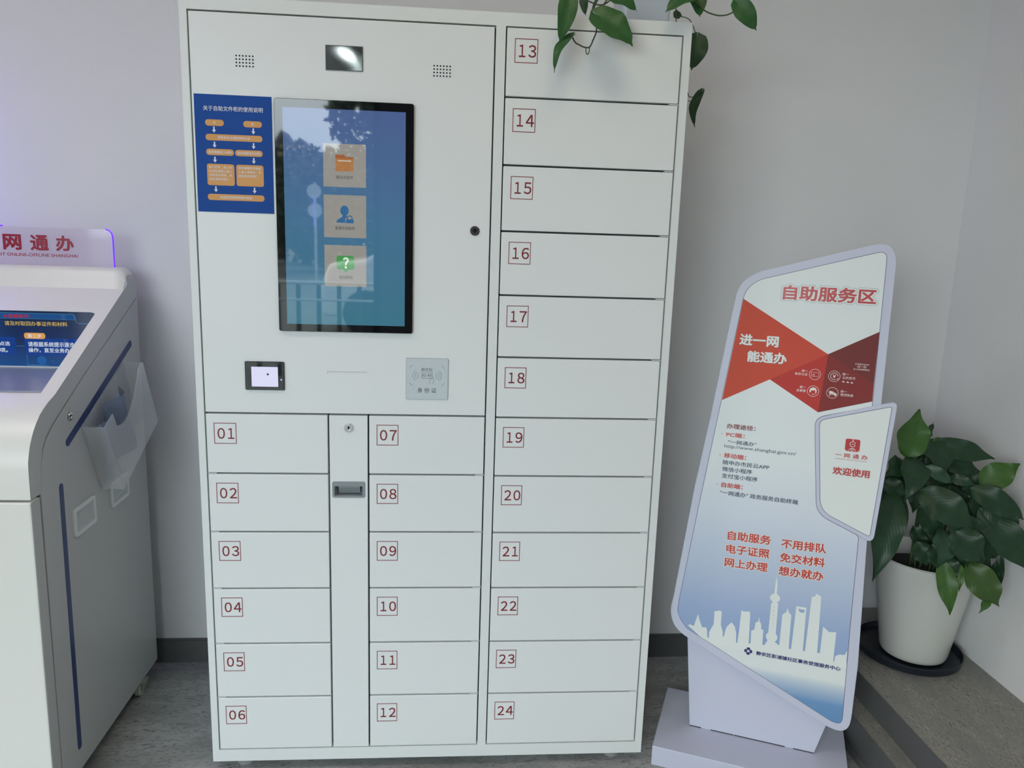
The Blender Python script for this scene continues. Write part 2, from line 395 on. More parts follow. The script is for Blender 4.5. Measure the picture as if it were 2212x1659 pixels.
# document slot lip
link('paper_slot', G().box(.3131, .4092, -.0014, 0, 1.0918, 1.0930).box(.3131, .3142, -.0014, 0, 1.0864, 1.0918).mesh('paper_slot', mat('slot_white', (190, 194, 194), .4, noise=.02), weld=False), cp)
# code scanner
sc_ = link('code_scanner', PC.slab(G(), rrect(.1178, 1.0442, .2108, 1.1143, .003), 0, .005).mesh('code_scanner', black, .0012, 2), cab)
sc_['label'] = 'black square framed code scanner with lit white window'
g = G(); ring(PC, g, rrect(.1225, 1.0485, .2062, 1.1100, .001), rrect(.1218, 1.0478, .2069, 1.1107, .001), 0, .0053); link('scanner_line', g.mesh('scanner_line', mat('line_grey', (80, 84, 86), noise=.02)), sc_)
part('scanner_window', PC, rrect(.1335, 1.0529, .1962, 1.1016, .001), .0045, .0054, mat('scanner_window', (120, 120, 130), .2, emit=((212, 212, 240), .82)), sc_)
part('scanner_lens', PC, circ(.1722, 1.0835, .0026), .0054, .0058, blackp, sc_)
part('status_light', PC, circ(.2038, 1.0705, .0016, 12), .005, .0058, mat('blue_led', (60, 60, 200), emit=((150, 150, 255), 3)), sc_, label='small blue lit status light')
# card reader
rd = link('card_reader', PC.slab(G(), rrect(.5037, 1.0266, .6071, 1.1300, .003), 0, .002).mesh('card_reader', mat('reader_silver', (200, 208, 211), .42, noise=.04, scale=30), .0006, 1), cab)
rd['label'] = 'silver grey square identity card reader plate with printed card and hand symbol'
ink = mat('reader_ink', (72, 84, 100), .5, noise=.04)
g = G(); ring(PC, g, rrect(.5043, 1.0272, .6065, 1.1294, .003), rrect(.5037, 1.0266, .6071, 1.1300, .003), .0019, .0022); link('reader_edge', g.mesh('reader_edge', mat('reader_edge', (120, 130, 138), noise=.03)), rd)
text('感应区', PC, .5405, 1.0975, .0285, .0082, ink, rd, h=.0024)
text('身 份 证', PC, .5318, 1.0435, .0467, .0125, ink, rd, h=.0024, bold=.004)
text('ID RF', PC, .5448, 1.0840, .0215, .0060, ink, rd, h=.0024)
g = G(); H = .0024
stroke(PC, g, rrect(.5425, 1.0800, .5680, 1.0935, .001, 2), .0007, H, True)
for sg, cx_ in ((-1, .5395), (1, .5715)):
    for k, rr in enumerate((.0085, .0145, .0205)):
        stroke(PC, g, [(cx_+sg*(rr*math.cos(t)-.0015), 1.0865+rr*.85*math.sin(t)) for t in [-.8+1.6*q/10 for q in range(11)]], .0007, H)
for sx, sz, x, z in ((-1, 1, .5134, 1.1112), (1, 1, .5968, 1.1112), (-1, -1, .5134, 1.0620), (1, -1, .5968, 1.0620)):
    stroke(PC, g, [(x-sx*.007+sx*.007*math.sin(t), z-sz*.007+sz*.007*math.cos(t)) for t in [PI/2*q/6 for q in range(7)]], .0007, H)
stroke(PC, g, [(.5622, 1.0660), (.5613, 1.0720), (.5622, 1.0780), (.5640, 1.0822), (.5665, 1.0790), (.5672, 1.0775)], .0006, H)
stroke(PC, g, [(.5695, 1.0665), (.5718, 1.0730), (.5722, 1.0760), (.5705, 1.0815), (.5690, 1.0835)], .0006, H)
link('reader_symbol', g.mesh('reader_symbol', ink, weld=False), rd)
# feet
ft = mat('foot_grey', (150, 152, 150), .5, noise=.05)
for x, y in ((.075, .045), (1.085, .045), (.075, .38), (1.085, .38)):
    link('foot', G().lathe((x, y, 0), [(.022, 0), (.024, .004), (.02, .008), (.008, .012), (.008, .031)], 20).mesh('foot', ft, smooth=True), cab)

# touch screen on the control panel
ts = link('touch_screen', PC.slab(G(), rrect(.2026, 1.1902, .5186, 1.7214, .005), 0, .008).mesh('touch_screen', black, .001, 2), cab)
ts['label'] = 'portrait touch screen in black glass frame with three icon tiles'
dm = bpy.data.materials.new('display_blue'); dm.use_nodes = True; n = dm.node_tree.nodes; L = dm.node_tree.links; b = n['Principled BSDF']
b.inputs['Base Color'].default_value = (.01, .012, .016, 1); b.inputs['Roughness'].default_value = .02; b.inputs['Specular IOR Level'].default_value = .55
t = n.new('ShaderNodeTexCoord'); r = n.new('ShaderNodeValToRGB'); sp = n.new('ShaderNodeSeparateXYZ'); L.new(t.outputs['Generated'], sp.inputs[0]); L.new(sp.outputs['Z'], r.inputs['Fac'])
r.color_ramp.elements[0].color = (*s2l((56, 112, 132)), 1); r.color_ramp.elements[1].color = (*s2l((72, 92, 140)), 1)
e = r.color_ramp.elements.new(.5); e.color = (*s2l((66, 108, 142)), 1)
L.new(r.outputs['Color'], b.inputs['Emission Color']); b.inputs['Emission Strength'].default_value = .95
H0 = .0082
part('display', PC, [(.2218, 1.2080), (.5000, 1.2080), (.5000, 1.7020), (.2218, 1.7020)], .0078, H0, dm, ts)
def emi(name, rgb, k=.9):
    return mat(name, (8, 8, 8), .02, .55, emit=(rgb, k))
tile = emi('tile_grey', (158, 155, 150), .8)
dk = emi('screen_text', (58, 58, 60), .5)
for z0, z1 in ((1.5299, 1.6266), (1.4143, 1.5118), (1.3000, 1.3967)):
    part('screen_tile', PC, [(.3115, z0), (.4090, z0), (.4090, z1), (.3115, z1)], H0, H0+.0002, tile, ts)
H1 = H0+.0004
part('folder_icon', PC, [(.3392, 1.5655), (.3805, 1.5655), (.3808, 1.5975), (.3630, 1.5975), (.3590, 1.6025), (.3395, 1.6025)], H1-.0001, H1, emi('folder_orange', (172, 118, 72)), ts)
part('folder_line', PC, rrect(.3445, 1.5876, .3755, 1.5900, .0011), H1, H1+.0001, emi('icon_pale', (215, 205, 190), .8), ts)
part('folder_back', PC, [(.3398, 1.5940), (.3806, 1.5940), (.3806, 1.5975), (.3630, 1.5975), (.3590, 1.6025), (.3398, 1.6025)], H1, H1+.00008, emi('folder_dark', (160, 92, 54)), ts)
ub = emi('user_blue', (52, 104, 150), .9)
part('user_icon', PC, circ(.3592, 1.4765, .0098, 20, ry=.0118), H1-.0001, H1, ub, ts)
part('user_icon', PC, [(.3404, 1.4489), (.3608, 1.4486), (.3608, 1.4590), (.3650, 1.4605), (.3632, 1.4665), (.3545, 1.4665), (.3535, 1.4620), (.3440, 1.4560), (.3404, 1.4525)], H1-.0001, H1+.00003, ub, ts)
part('padlock_icon', PC, rrect(.3622, 1.4482, .3802, 1.4572, .0008), H1-.0001, H1+.0001, ub, ts)
g = G(); stroke(PC, g, [(.3660, 1.4570), (.3660, 1.4605), (.3675, 1.4638), (.3712, 1.4650), (.3748, 1.4638), (.3764, 1.4605), (.3764, 1.4570)], .0026, H1+.0001); link('padlock_icon', g.mesh('padlock_icon', ub), ts)
gg = emi('help_green', (70, 150, 78))
part('help_icon', PC, rrect(.3394, 1.3400, .3812, 1.3725, .007), H1-.0001, H1, gg, ts)
part('help_icon', PC, [(.3545, 1.3402), (.3680, 1.3402), (.3612, 1.3335)], H1-.0001, H1+.00003, gg, ts)
text('？', PC, .3545, 1.3425, .0135, .0265, emi('icon_white', (225, 232, 222), .9), ts, h=H1+.0003, bold=.03)
text('群众存取件', PC, .3411, 1.5478, .0383, .0080, dk, ts, h=H1)
text('管理员存取件', PC, .3371, 1.4322, .0461, .0080, dk, ts, h=H1)
text('使用帮助', PC, .3451, 1.3175, .0316, .0082, dk, ts, h=H1)

# blue instruction sheet stuck on the control panel
ps = link('instruction_sheet', PC.slab(G(), [(.0242, 1.4638), (.1962, 1.4638), (.1966, 1.7233), (.0248, 1.7236)], .0002, .0008).mesh('instruction_sheet', mat('poster_blue', (34, 78, 154), .6, .15, noise=.03)), cab)
ps['label'] = 'blue instruction sheet with orange flow chart boxes'
wink = mat('print_white', (228, 230, 236), .5, noise=.02); orange = mat('print_orange', (214, 152, 74), .45, noise=.03)
text('关于自助文件柜的使用说明', PC, .0444, 1.6880, .1322, .0108, wink, ps, h=.0012, bold=.012)
PL = [(.0478, 1.6552, .0890, 1.6690, '存'), (.1323, 1.6550, .1738, 1.6686, '取'), (.0475, 1.6233, .1738, 1.6372, '使用身份证或随申码认证'),
      (.0475, 1.5908, .1093, 1.6048, '选择我要放入材料'), (.1119, 1.5908, .1738, 1.6044, '选择我要取出材料'), (.0470, 1.4906, .1750, 1.5046, '完成后您将收到提示短信')]
for x0, z0, x1, z1, s in PL:
    part('flow_box', PC, rrect(x0, z0, x1, z1, .0065), .0008, .0011, orange, ps)
    wd = .0066*len(s) if len(s) != 8 else .0525
    wd = {1: .0058, 11: .072}.get(len(s), wd)
    text(s, PC, (x0+x1)/2-wd/2, (z0+z1)/2-.0031, wd, .0062, wink, ps, h=.0013, bold=.008)
for x0, x1, ln in ((.0478, .1090, ['柜门打开，放入材', '料后在屏幕上输入', '您的手机号码，完', '成后请关闭柜门']), (.1132, .1746, ['请在屏幕所示键盘', '上输入领取码，完', '成后请关闭柜门'])):
    part('flow_box', PC, rrect(x0, 1.5240, x1, 1.5717, .005), .0008, .0011, orange, ps)
    for k, s in enumerate(ln):
        text(s, PC, x0+.0045, 1.5718-.0105-k*.0088, .0512*len(s)/8, .0062, wink, ps, h=.0013, bold=.006)
for x, z in ((.0667, 1.6470), (.1541, 1.6467), (.0667, 1.6140), (.1538, 1.6142), (.0664, 1.5811), (.1534, 1.5815), (.0660, 1.5152), (.1531, 1.5152)):
    part('arrow', PC, [(x-.0015, z+.0064), (x-.0015, z-.0004), (x-.0043, z-.0004), (x, z-.0066), (x+.0043, z-.0004), (x+.0015, z-.0004), (x+.0015, z+.0064)], .0008, .0011, wink, ps)

# ================================================================ sign board on its stand
BO = Vector((1.3167, .0752, .058)); th = math.radians(-23.35)
bu = Vector((math.cos(th), math.sin(th), 0)); bb = Vector((-math.sin(th), math.cos(th), 0))
bv = Vector((0, 0, 1))*math.cos(math.radians(5))+bb*math.sin(math.radians(5))
PB = Plane(BO-bb*.02, bu, bv)
sg = root('sign_board', BO+bu*.12+Vector((0, 0, -.058)), 'tall slanted white framed information sign with red panel and city skyline on a low base', 'sign')
PBf = Plane((0, 0, 0), bu, bb)      # horizontal, n = up
c0 = Vector((1.1869, -.0115, 0)); PBf.o = c0
link('base', PBf.slab(G(), [(0, 0), (.508, 0), (.508, .305), (0, .305)], 0, .058).mesh('base', lav, .0015, 2), sg)
# pedestal: tapered folded box, top buried behind the sign
g = G(); P0 = Plane(BO, bu, bv)
A = [(-.0296, .30), (.0018, .0), (.3383, .0), (.3641, .0969), (.372, .30)]
pf = [P0.p(a, b, 0) for a, b in A]; pbk = [P0.p(a, b, -.09+.03*(b/.3)) for a, b in A]
va = [g.bm.verts.new(p) for p in pf]; vb = [g.bm.verts.new(p) for p in pbk]
g.bm.faces.new(va); g.bm.faces.new(vb[::-1])
for i in range(5): j = (i+1) % 5; g.bm.faces.new((va[i], vb[i], vb[j], va[j]))
link('pedestal', g.mesh('pedestal', lav, .001, 1), sg)
g = G()
for a0, a1 in ((.002, .0348), (.0609, .1251), (.127, .2623), (.2843, .338)): P0.slab(g, [(a0, .0006), (a1, .0006), (a1, .0028), (a0, .0028)], -.004, .0006)
link('pedestal_gap', g.mesh('pedestal_gap', mat('gap_black', (45, 48, 55), .8, noise=.1), weld=False), sg)
OUT = [(-0.0155, 0.9061), (0.0127, 1.1588), (0.023, 1.2403), (0.0272, 1.2584), (0.037, 1.2767), (0.0555, 1.2939), (0.0827, 1.3078), (0.3534, 1.3874), (0.3713, 1.3891), (0.3846, 1.3849), (0.3932, 1.3755), (0.4002, 1.3619), (0.404, 1.3454), (0.406, 0.9854), (.4088, .6221), (0.4208, 0.28), (0.4194, 0.1294), (0.4151, 0.1056), (0.403, 0.0938), (0.3865, 0.0909), (0.359, 0.0976), (-0.0379, 0.2766), (-0.062, 0.2957), (-0.0743, 0.3211), (-0.0784, 0.3481), (-0.0728, 0.3808), (-0.0414, 0.7038)]
PAN = [(0.0052, 0.9083), (0.0433, 1.2325), (0.0468, 1.2476), (0.0555, 1.2629), (0.0686, 1.2754), (0.0848, 1.285), (0.3633, 1.3668), (0.3724, 1.3658), (0.3787, 1.3596), (0.3803, 1.3513), (0.3842, 0.9774), (0.3842, 0.975), (0.2696, 0.9387), (0.258, 0.9309), (0.2534, 0.9215), (0.2526, 0.9095), (0.2754, 0.7016), (0.2818, 0.6843), (0.2986, 0.6679), (0.3868, 0.6321), (0.3906, 0.3853), (0.3969, 0.1278), (0.3941, 0.1164), (0.386, 0.113), (0.3707, 0.1157), (-0.0285, 0.2984), (-0.0472, 0.3204), (-0.0577, 0.3441), (-0.0555, 0.3761), (-.0245, .654)]
SM = [(0.4304, 0.9788), (0.2746, 0.9297), (0.2669, 0.9244), (0.2642, 0.9152), (0.2858, 0.7092), (0.2935, 0.6921), (0.3086, 0.6785), (0.4128, 0.6353)]
SO = [(.4389, .9887), (.433, .991), (.3845, .9762), (.2700, .9372), (.2590, .9300), (.2545, .9212), (.2537, .9095), (.2765, .7020), (.2828, .6852), (.2992, .6692), (.3880, .6330), (.4088, .6221), (.4197, .6253), (.424, .635), (.4426, .9781), (.4419, .9852)]
def soften(pts, d=.008, k=4):
    o = []; n = len(pts)
    for i in range(n):
        p0, p, p2 = Vector(pts[i-1]), Vector(pts[i]), Vector(pts[(i+1) % n]); u, v = p0-p, p2-p
        if abs(u.normalized().dot(v.normalized())) > .9995: o.append(tuple(p)); continue
        a = p+u.normalized()*min(d, u.length*.45); b = p+v.normalized()*min(d, v.length*.45)
        for q in range(k+1): s = q/k; o.append(tuple(a*(1-s)**2+p*2*s*(1-s)+b*s*s))
    return o
OUT = soften(OUT, .012); PAN = soften(PAN, .009); SM = soften(SM, .007); SO = soften(SO, .008)
link('sign_frame', PB.slab(G(), OUT, -.019, 0).mesh('sign_frame', lav, .0015, 2), sg)
sf = link('side_frame', PB.slab(G(), SO, -.012, .003).mesh('side_frame', lav, .001, 1), sg)
seam = mat('seam_dark', (92, 90, 120), .6, noise=.05)
def grow(pts, k):
    n = len(pts); A = sum(pts[i][0]*pts[(i+1) % n][1]-pts[(i+1) % n][0]*pts[i][1] for i in range(n)); s = 1 if A < 0 else -1; o = []
    for i in range(n):
        p0, p1, p2 = Vector(pts[i-1]), Vector(pts[i]), Vector(pts[(i+1) % n])
        a = (p1-p0).normalized(); b = (p2-p1).normalized(); na = Vector((-a.y, a.x)); nb_ = Vector((-b.y, b.x)); m = (na+nb_).normalized()
        o.append(tuple(p1+m*s*k/max(.35, m.dot(na))))
    return o
link('panel_seam', PB.slab(G(), grow(PAN, .0013), 0, .0006).mesh('panel_seam', seam), sg)
link('side_panel_seam', PB.slab(G(), grow(SM, .0013), .003, .0036).mesh('side_panel_seam', seam), sg)
# printed main panel: colours follow the print's own height on the sheet
me = PB.slab(G(), PAN, .0004, .0012).mesh('main_panel', None)
uv = me.uv_layers.new(name='UVMap')
for lp in me.loops:
    v = me.vertices[lp.vertex_index].co-PB.o; uv.data[lp.index].uv = (v.dot(PB.u), v.dot(PB.v))
bm_ = bpy.data.materials.new('board_print'); bm_.use_nodes = True; n = bm_.node_tree.nodes; L = bm_.node_tree.links; b = n['Principled BSDF']; b.inputs['Roughness'].default_value = .42; b.inputs['Specular IOR Level'].default_value = .3
um = n.new('ShaderNodeUVMap'); sp = n.new('ShaderNodeSeparateXYZ'); L.new(um.outputs[0], sp.inputs[0])
r = n.new('ShaderNodeValToRGB'); L.new(sp.outputs['Y'], r.inputs['Fac']); cr = r.color_ramp
stops = [(.10, (98, 142, 188)), (.16, (112, 152, 196)), (.205, (190, 204, 218)), (.225, (226, 232, 230)), (.28, (226, 232, 230)), (.285, (148, 170, 208)), (.36, (158, 178, 212)), (.50, (190, 202, 222)), (.66, (215, 222, 232)), (.80, (228, 234, 234)), (1.0, (228, 234, 233))]
cr.elements[0].position = stops[0][0]; cr.elements[0].color = (*s2l(stops[0][1]), 1); cr.elements[1].position = 1; cr.elements[1].color = (*s2l(stops[-1][1]), 1)
for p, c in stops[1:-1]: e = cr.elements.new(p); e.color = (*s2l(c), 1)
L.new(r.outputs['Color'], b.inputs['Base Color'])
me.materials.append(bm_)
mp_ = link('main_panel', me, sg)
wprint = mat('board_white_print', (230, 235, 231), .42, .3, noise=.01)
sp_ = link('side_panel', PB.slab(G(), SM, .0034, .0042).mesh('side_panel', wprint), sg)
h = .0012
part('red_facet', PB, [(.0434, 1.2316), (.2669, 1.1006), (.1295, 1.0223), (.0115, .9549)], h, h+.0002, mat('facet_orange', (206, 82, 62), .5, .2, noise=.03), mp_)
part('red_facet', PB, [(.2669, 1.1006), (.3824, 1.1669), (.3830, 1.0322)], h, h+.00025, mat('facet_brown', (122, 58, 56), .5, .2, noise=.03), mp_)
part('red_facet', PB, [(.2669, 1.1006), (.1295, 1.0223), (.2573, .9467)], h, h+.0003, mat('facet_red', (192, 64, 58), .5, .2, noise=.03), mp_)
part('red_facet', PB, [(.2669, 1.1006), (.3830, 1.0322), (.3836, .9880), (.2573, .9467)], h, h+.00035, mat('facet_dark_red', (138, 56, 54), .5, .2, noise=.03), mp_)
h = .0018
rred = mat('print_red', (190, 52, 50), .3, noise=.03); pale = mat('print_pale', (240, 228, 222), .3, noise=.02); gsh = mat('print_shadow_grey', (196, 202, 203), .3, noise=.02)
tred = mat('print_text_red', (200, 66, 54), .3, noise=.03); maroon = mat('print_maroon', (130, 40, 42), .3, noise=.03); slate = mat('print_slate', (52, 70, 92), .3, noise=.03); indigo = mat('print_indigo', (44, 44, 110), .3, noise=.03)
text_glow('自助服务区', PB, .1416, 1.2352, .2252, .0386, rred, wprint, mp_, h=h+.0004, bold=.032, glow=.10, mo2=gsh, glow2=.15)
rsh = mat('print_shadow_red', (150, 60, 50), .3, noise=.02)
for s, a, b_, w_, h_ in (('进一网', .0428, 1.1083, .0999, .0300), ('能通办', .0663, 1.0649, .1006, .0301)):
    text(s, PB, a+.0012, b_-.0012, w_, h_, rsh, mp_, h=h, bold=.03)
    text(s, PB, a, b_, w_, h_, wprint, mp_, h=h+.0002, bold=.034)
for s, a, b_, w_, h_ in (('统一', .2069, 1.0492, .0155, .0070), ('身份认证', .1905, 1.0402, .0316, .0072), ('统一', .2060, 1.0062, .0150, .0070), ('总客服', .1986, .9967, .0232, .0072),
                         ('统一', .3065, 1.0488, .0153, .0070), ('公共支付', .3072, 1.0396, .0309, .0072), ('统一', .3064, 1.0038, .0150, .0070), ('物流快递', .3067, .9948, .0306, .0072),
                         ('扫一扫', .3396, 1.0712, .0211, .0067), ('打开随申办APP', .3335, 1.0790, .0335, .0040), ('进入彭浦镇旗舰店', .3309, 1.0656, .0382, .0040)):
    text(s, PB, a, b_, w_, h_, pale, mp_, h=h, bold=.006)
g = G()
IC = [(.2401, 1.0453), (.2873, 1.0448), (.2397, 1.0012), (.2869, 1.0011)]
for x, z in IC: stroke(PB, g, circ(x, z, .0140, 32), .0009, h, True)
x, z = IC[0]; stroke(PB, g, rrect(x-.0095, z-.0055, x+.0095, z+.0055, .001, 2), .0006, h, True); stroke(PB, g, [(x-.007, z-.0015), (x-.0005, z-.0015)], .0012, h); stroke(PB, g, [(x-.004, z+.001), (x-.002, z+.001)], .001, h)
x, z = IC[1]; stroke(PB, g, circ(x, z, .0088, 24, 0, 300), .0012, h); stroke(PB, g, [(x+.0065, z-.0055), (x+.0085, z-.0075), (x+.0115, z-.0045)], .001, h)
x, z = IC[2]; PB.slab(g, circ(x, z+.001, .0088, 20, 0, 180)+[(x-.0075, z-.0035), (x-.0045, z-.002), (x-.004, z+.002), (x+.002, z+.003), (x+.005, z+.001), (x+.0055, z-.003), (x+.0085, z-.003)][:0]+[(x-.0085, z-.0035), (x-.0058, z-.004), (x-.005, z+.0015), (x+.001, z+.0018), (x+.005, z+.0035), (x+.0058, z-.004), (x+.0085, z-.0035)], h-.0001, h)
stroke(PB, g, [(x+.0075, z-.004), (x+.005, z-.0075), (x, z-.0085)], .0008, h); PB.slab(g, circ(x-.0005, z-.0085, .0014, 10), h-.0001, h)
x, z = IC[3]
PB.slab(g, [(x-.0040, z+.0045), (x+.002, z+.0035), (x+.0025, z-.0035), (x-.0080, z-.0025), (x-.0065, z+.004)], h-.0001, h)
PB.slab(g, [(x+.003, z+.0015), (x+.0065, z+.001), (x+.0105, z-.002), (x+.0105, z-.0052), (x+.003, z-.004)], h-.0001, h)
for k in range(3): stroke(PB, g, [(x-.0105+k*.001, z+.0045-k*.0022), (x-.005, z+.0042-k*.0022)], .0006, h)
stroke(PB, g, [(x-.008, z-.0045), (x+.0105, z-.0062)], .0005, h)
for q in (-.0055, .0075): PB.slab(g, circ(x+q, z-.0062, .0016, 12), h-.0001, h+.0001)
# three tiny pictograms under the payment line
for q, (a, b_) in enumerate(((.3095, 1.0330), (.3200, 1.0325), (.3300, 1.0320))):
    PB.slab(g, circ(a, b_, .0021, 10, ry=.0017), h-.0001, h); PB.slab(g, circ(a+.0022, b_-.0009, .0018, 10, ry=.0014), h-.0001, h+.00005)
link('pictogram', g.mesh('pictogram', pale, weld=False), mp_)
text('￥', PB, IC[1][0]-.004, IC[1][1]-.0045, .008, .009, pale, mp_, h=h, bold=.02)
for s, a, b_, w_, h_, m_, bo in (('办理途径：', .0300, .8790, .0758, .0140, maroon, .03), ('PC端：', .0308, .8560, .0487, .0130, tred, .03), ('“一网通办”', .0372, .8370, .0744, .0118, slate, .018), ('http://www.shanghai.gov.cn/', .0289, .8230, .1850, .0118, slate, .004),
     ('移动端：', .0301, .7970, .0581, .0140, tred, .03), ('随申办市民云APP', .0287, .7785, .1213, .0128, slate, .018), ('微信小程序', .0286, .7598, .0784, .0132, slate, .018), ('支付宝小程序', .0290, .7412, .0942, .0132, slate, .018),
     ('自助端：', .0301, .7150, .0567, .0140, tred, .03), ('“一网通办” 政务服务自助终端', .0283, .6938, .2026, .0132, slate, .018)):
    text(s, PB, a, b_, w_, h_, m_, mp_, h=h, bold=bo)
g = G()
for a, b_ in ((.0195, .8625), (.0195, .8035), (.0188, .7215)): PB.slab(g, circ(a, b_, .0013, 10), h-.0001, h)
link('bullet', g.mesh('bullet', tred, weld=False), mp_)
for s, a, b_ in (('自助服务', .0592, .5705), ('电子证照', .0586, .5325), ('网上办理', .0578, .4940), ('不用排队', .1997, .5698), ('免交材料', .1996, .5315), ('想办就办', .1996, .4940)):
    text_glow(s, PB, a, b_, .1138, .0262, tred, wprint, mp_, h=h+.0004, ang=1.2, bold=.032, glow=.085, mo2=gsh, glow2=.11)
# skyline print
SKY = [(-.0263, .3075), (-.0184, .3114), (-.0137, .3084), (-.0089, .3093), (-.0063, .3224), (-.0009, .3451), (.0055, .3267), (.011, .3141), (.0133, .3086), (.0242, .3108), (.0274, .3036), (.0309, .2748), (.0349, .2709), (.0336, .2989), (.0439, .3245), (.0429, .3613), (.0559, .3658), (.0626, .3639), (.063, .3263), (.0702, .3062), (.0708, .2907), (.0746, .2974), (.0768, .3134), (.0795, .3237), (.0908, .3387), (.1008, .3279), (.106, .3095), (.1076, .2827), (.1112, .2826), (.1127, .3148), (.1141, .3788), (.118, .3757), (.1338, .3775), (.1359, .3818), (.138, .3661), (.1412, .2876), (.1461, .2882), (.1446, .325), (.1529, .3305), (.1534, .3491), (.1606, .3551), (.1611, .3686), (.164, .3558), (.1689, .349), (.1702, .334), (.1755, .3342), (.177, .2911), (.1822, .291), (.1890, .3060), (.1893, .41), (.1945, .42), (.1948, .4397), (.1950, .4679), (.1968, .4900), (.2005, .4694), (.2013, .441), (.2020, .42), (.2070, .4135), (.2085, .3397), (.2089, .3054), (.2193, .2979), (.2205, .3001), (.2205, .3858), (.23, .3952), (.2323, .407), (.2357, .3963), (.2434, .3883), (.2453, .2938), (.2515, .2939), (.2537, .4159), (.2792, .4166), (.2815, .2956), (.2867, .2948), (.2897, .4477), (.2993, .4532), (.2993, .4599), (.313, .4539), (.3177, .2975), (.3244, .2978), (.3255, .3724), (.3417, .3606), (.3591, .3634), (.3594, .2724), (.3618, .2748), (.3629, .2976), (.3722, .3041), (.3854, .3053), (.3907, .3184), (.3925, .27), (.20, .27), (.05, .265), (.013, .2790)]
part('skyline_print', PB, SKY, h-.0003, h-.0001, wprint, mp_)
skyb = mat('skyline_blue', (158, 178, 212), .22, noise=.02)
for a, b_, r1, r2_ in ((.1978, .4285, .0130, .0118), (.1990, .3180, .0150, .0138)): part('tower_ball_print', PB, circ(a, b_, r1, 24, ry=r2_), h-.0003, h-.00005, wprint, mp_)
g = G(); PB.slab(g, [(.2587, .4098), (.2762, .4098), (.2745, .4010), (.2640, .4009)], h-.0003, h)
for k in range(6): PB.slab(g, rrect(.1978-k*.0002, .3440+k*.0115, .1986-k*.0002, .3480+k*.0115, .0003), h-.0003, h)
link('skyline_window', g.mesh('skyline_window', skyb, weld=False), mp_)
text('静安区彭浦镇社区事务受理服务中心', PB, .1633, .2592, .2160, .0115, indigo, mp_, h=h+.0001, bold=.03)
g = G()
for k in range(4):
    a = PI/4+k*PI/2; x, z = .1421+.0068*math.cos(a+PI/4)*1.0, .2657+.0068*math.sin(a+PI/4)
    pts = rrect(-.0048, -.0038, .0048, .0038, .0034, 4); q = a+PI/4
    PB.slab(g, [(x+p[0]*math.cos(q+PI/2)-p[1]*math.sin(q+PI/2), z+p[0]*math.sin(q+PI/2)+p[1]*math.cos(q+PI/2)) for p in pts], h, h+.0001)
link('emblem', g.mesh('emblem', indigo, weld=False), mp_)
# side panel print
h = .0046
part('emblem', PB, rrect(.3310, .8532, .3662, .8860, .005), .0042, h, rred, sp_)
g = G(); x, z = .3486, .8725
stroke(PB, g, circ(x, z, .0066, 24, 20, 340), .0013, h+.0002); stroke(PB, g, [(x-.003, z), (x+.0062, z)], .0011, h+.0002)
PB.slab(g, [(x, z+.0085), (x+.002, z+.0108), (x, z+.013), (x-.002, z+.0108)], h+.0001, h+.0002); stroke(PB, g, [(x, z+.006), (x, z+.010)], .0008, h+.0002)
stroke(PB, g, circ(x, z-.0190, .0085, 18, 5, 175), .0012, h+.0002)
for k in (-.0028, .0028, 0): stroke(PB, g, [(x+k, z-.0188), (x+k, z-.0110)], .0009, h+.0002)
for k in (-.0155, -.0125, .0125, .0155): stroke(PB, g, [(x+k, z-.0190), (x+k, z-.0190+.003+.001*(k > 0))], .0008, h+.0002)
link('emblem_lines', g.mesh('emblem_lines', wprint, weld=False), sp_)
text('一 网 通 办', PB, .3095, .8352, .0780, .0122, rred, sp_, h=h, bold=.02)
text('GOVERNMENT ONLINE-OFFLINE SHANGHAI', PB, .3096, .8295, .0775, .0024, rred, sp_, h=h)
text_glow('欢迎使用', PB, .3076, .7885, .0889, .0204, rred, wprint, sp_, h=h+.0006, bold=.035, glow=.085, mo2=gsh, glow2=.11)

# ================================================================ self-service terminal on the left
XK = -.315; KW = .64; XK0 = XK-KW
tk = root('service_kiosk', (XK-.32, .15, 0), 'white self-service terminal with slanted blue screen, grey side and navy stripes', 'kiosk')
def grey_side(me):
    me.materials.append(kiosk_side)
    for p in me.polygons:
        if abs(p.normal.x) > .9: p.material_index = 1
def yz(pts, x0, x1, m, name, bevel=0, seg=2, parent=None):
    return link(name, G().prism([(x0, y, z) for y, z in pts], (x1-x0, 0, 0)).mesh(name, m, bevel, seg), parent or tk)
low = [(-.180, .05), (-.170, .8135), (-.128, .8135), (-.135, .09), (-.135, .05)]
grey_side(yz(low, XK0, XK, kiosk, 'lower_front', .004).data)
front_ = [(-.169, .8195), (-.1675, .886), (-.1655, .906), (-.159, .925), (-.152, .941), (-.143, .955), (-.132, .970), (-.118, .984), (-.100, .999), (-.080, 1.010), (-.060, 1.019), (-.040, 1.0255), (-.0240, 1.0315)]
slant = [(.025, 1.056), (.403, 1.2456)]
niche = [(.2915, 1.0345), (.2915, 1.1897), (.303, 1.1955), (.403, 1.2456)]
head_ = [(.4225, 1.286), (.4265, 1.295), (.433, 1.301), (.442, 1.304), (.475, 1.304), (.486, 1.297), (.492, 1.283), (.490, 1.219)]
inn = [(.106, 1.0425), (-.0525, .9625), (-.083, .942), (-.1015, .9205), (-.116, .88), (-.124, .8195)]
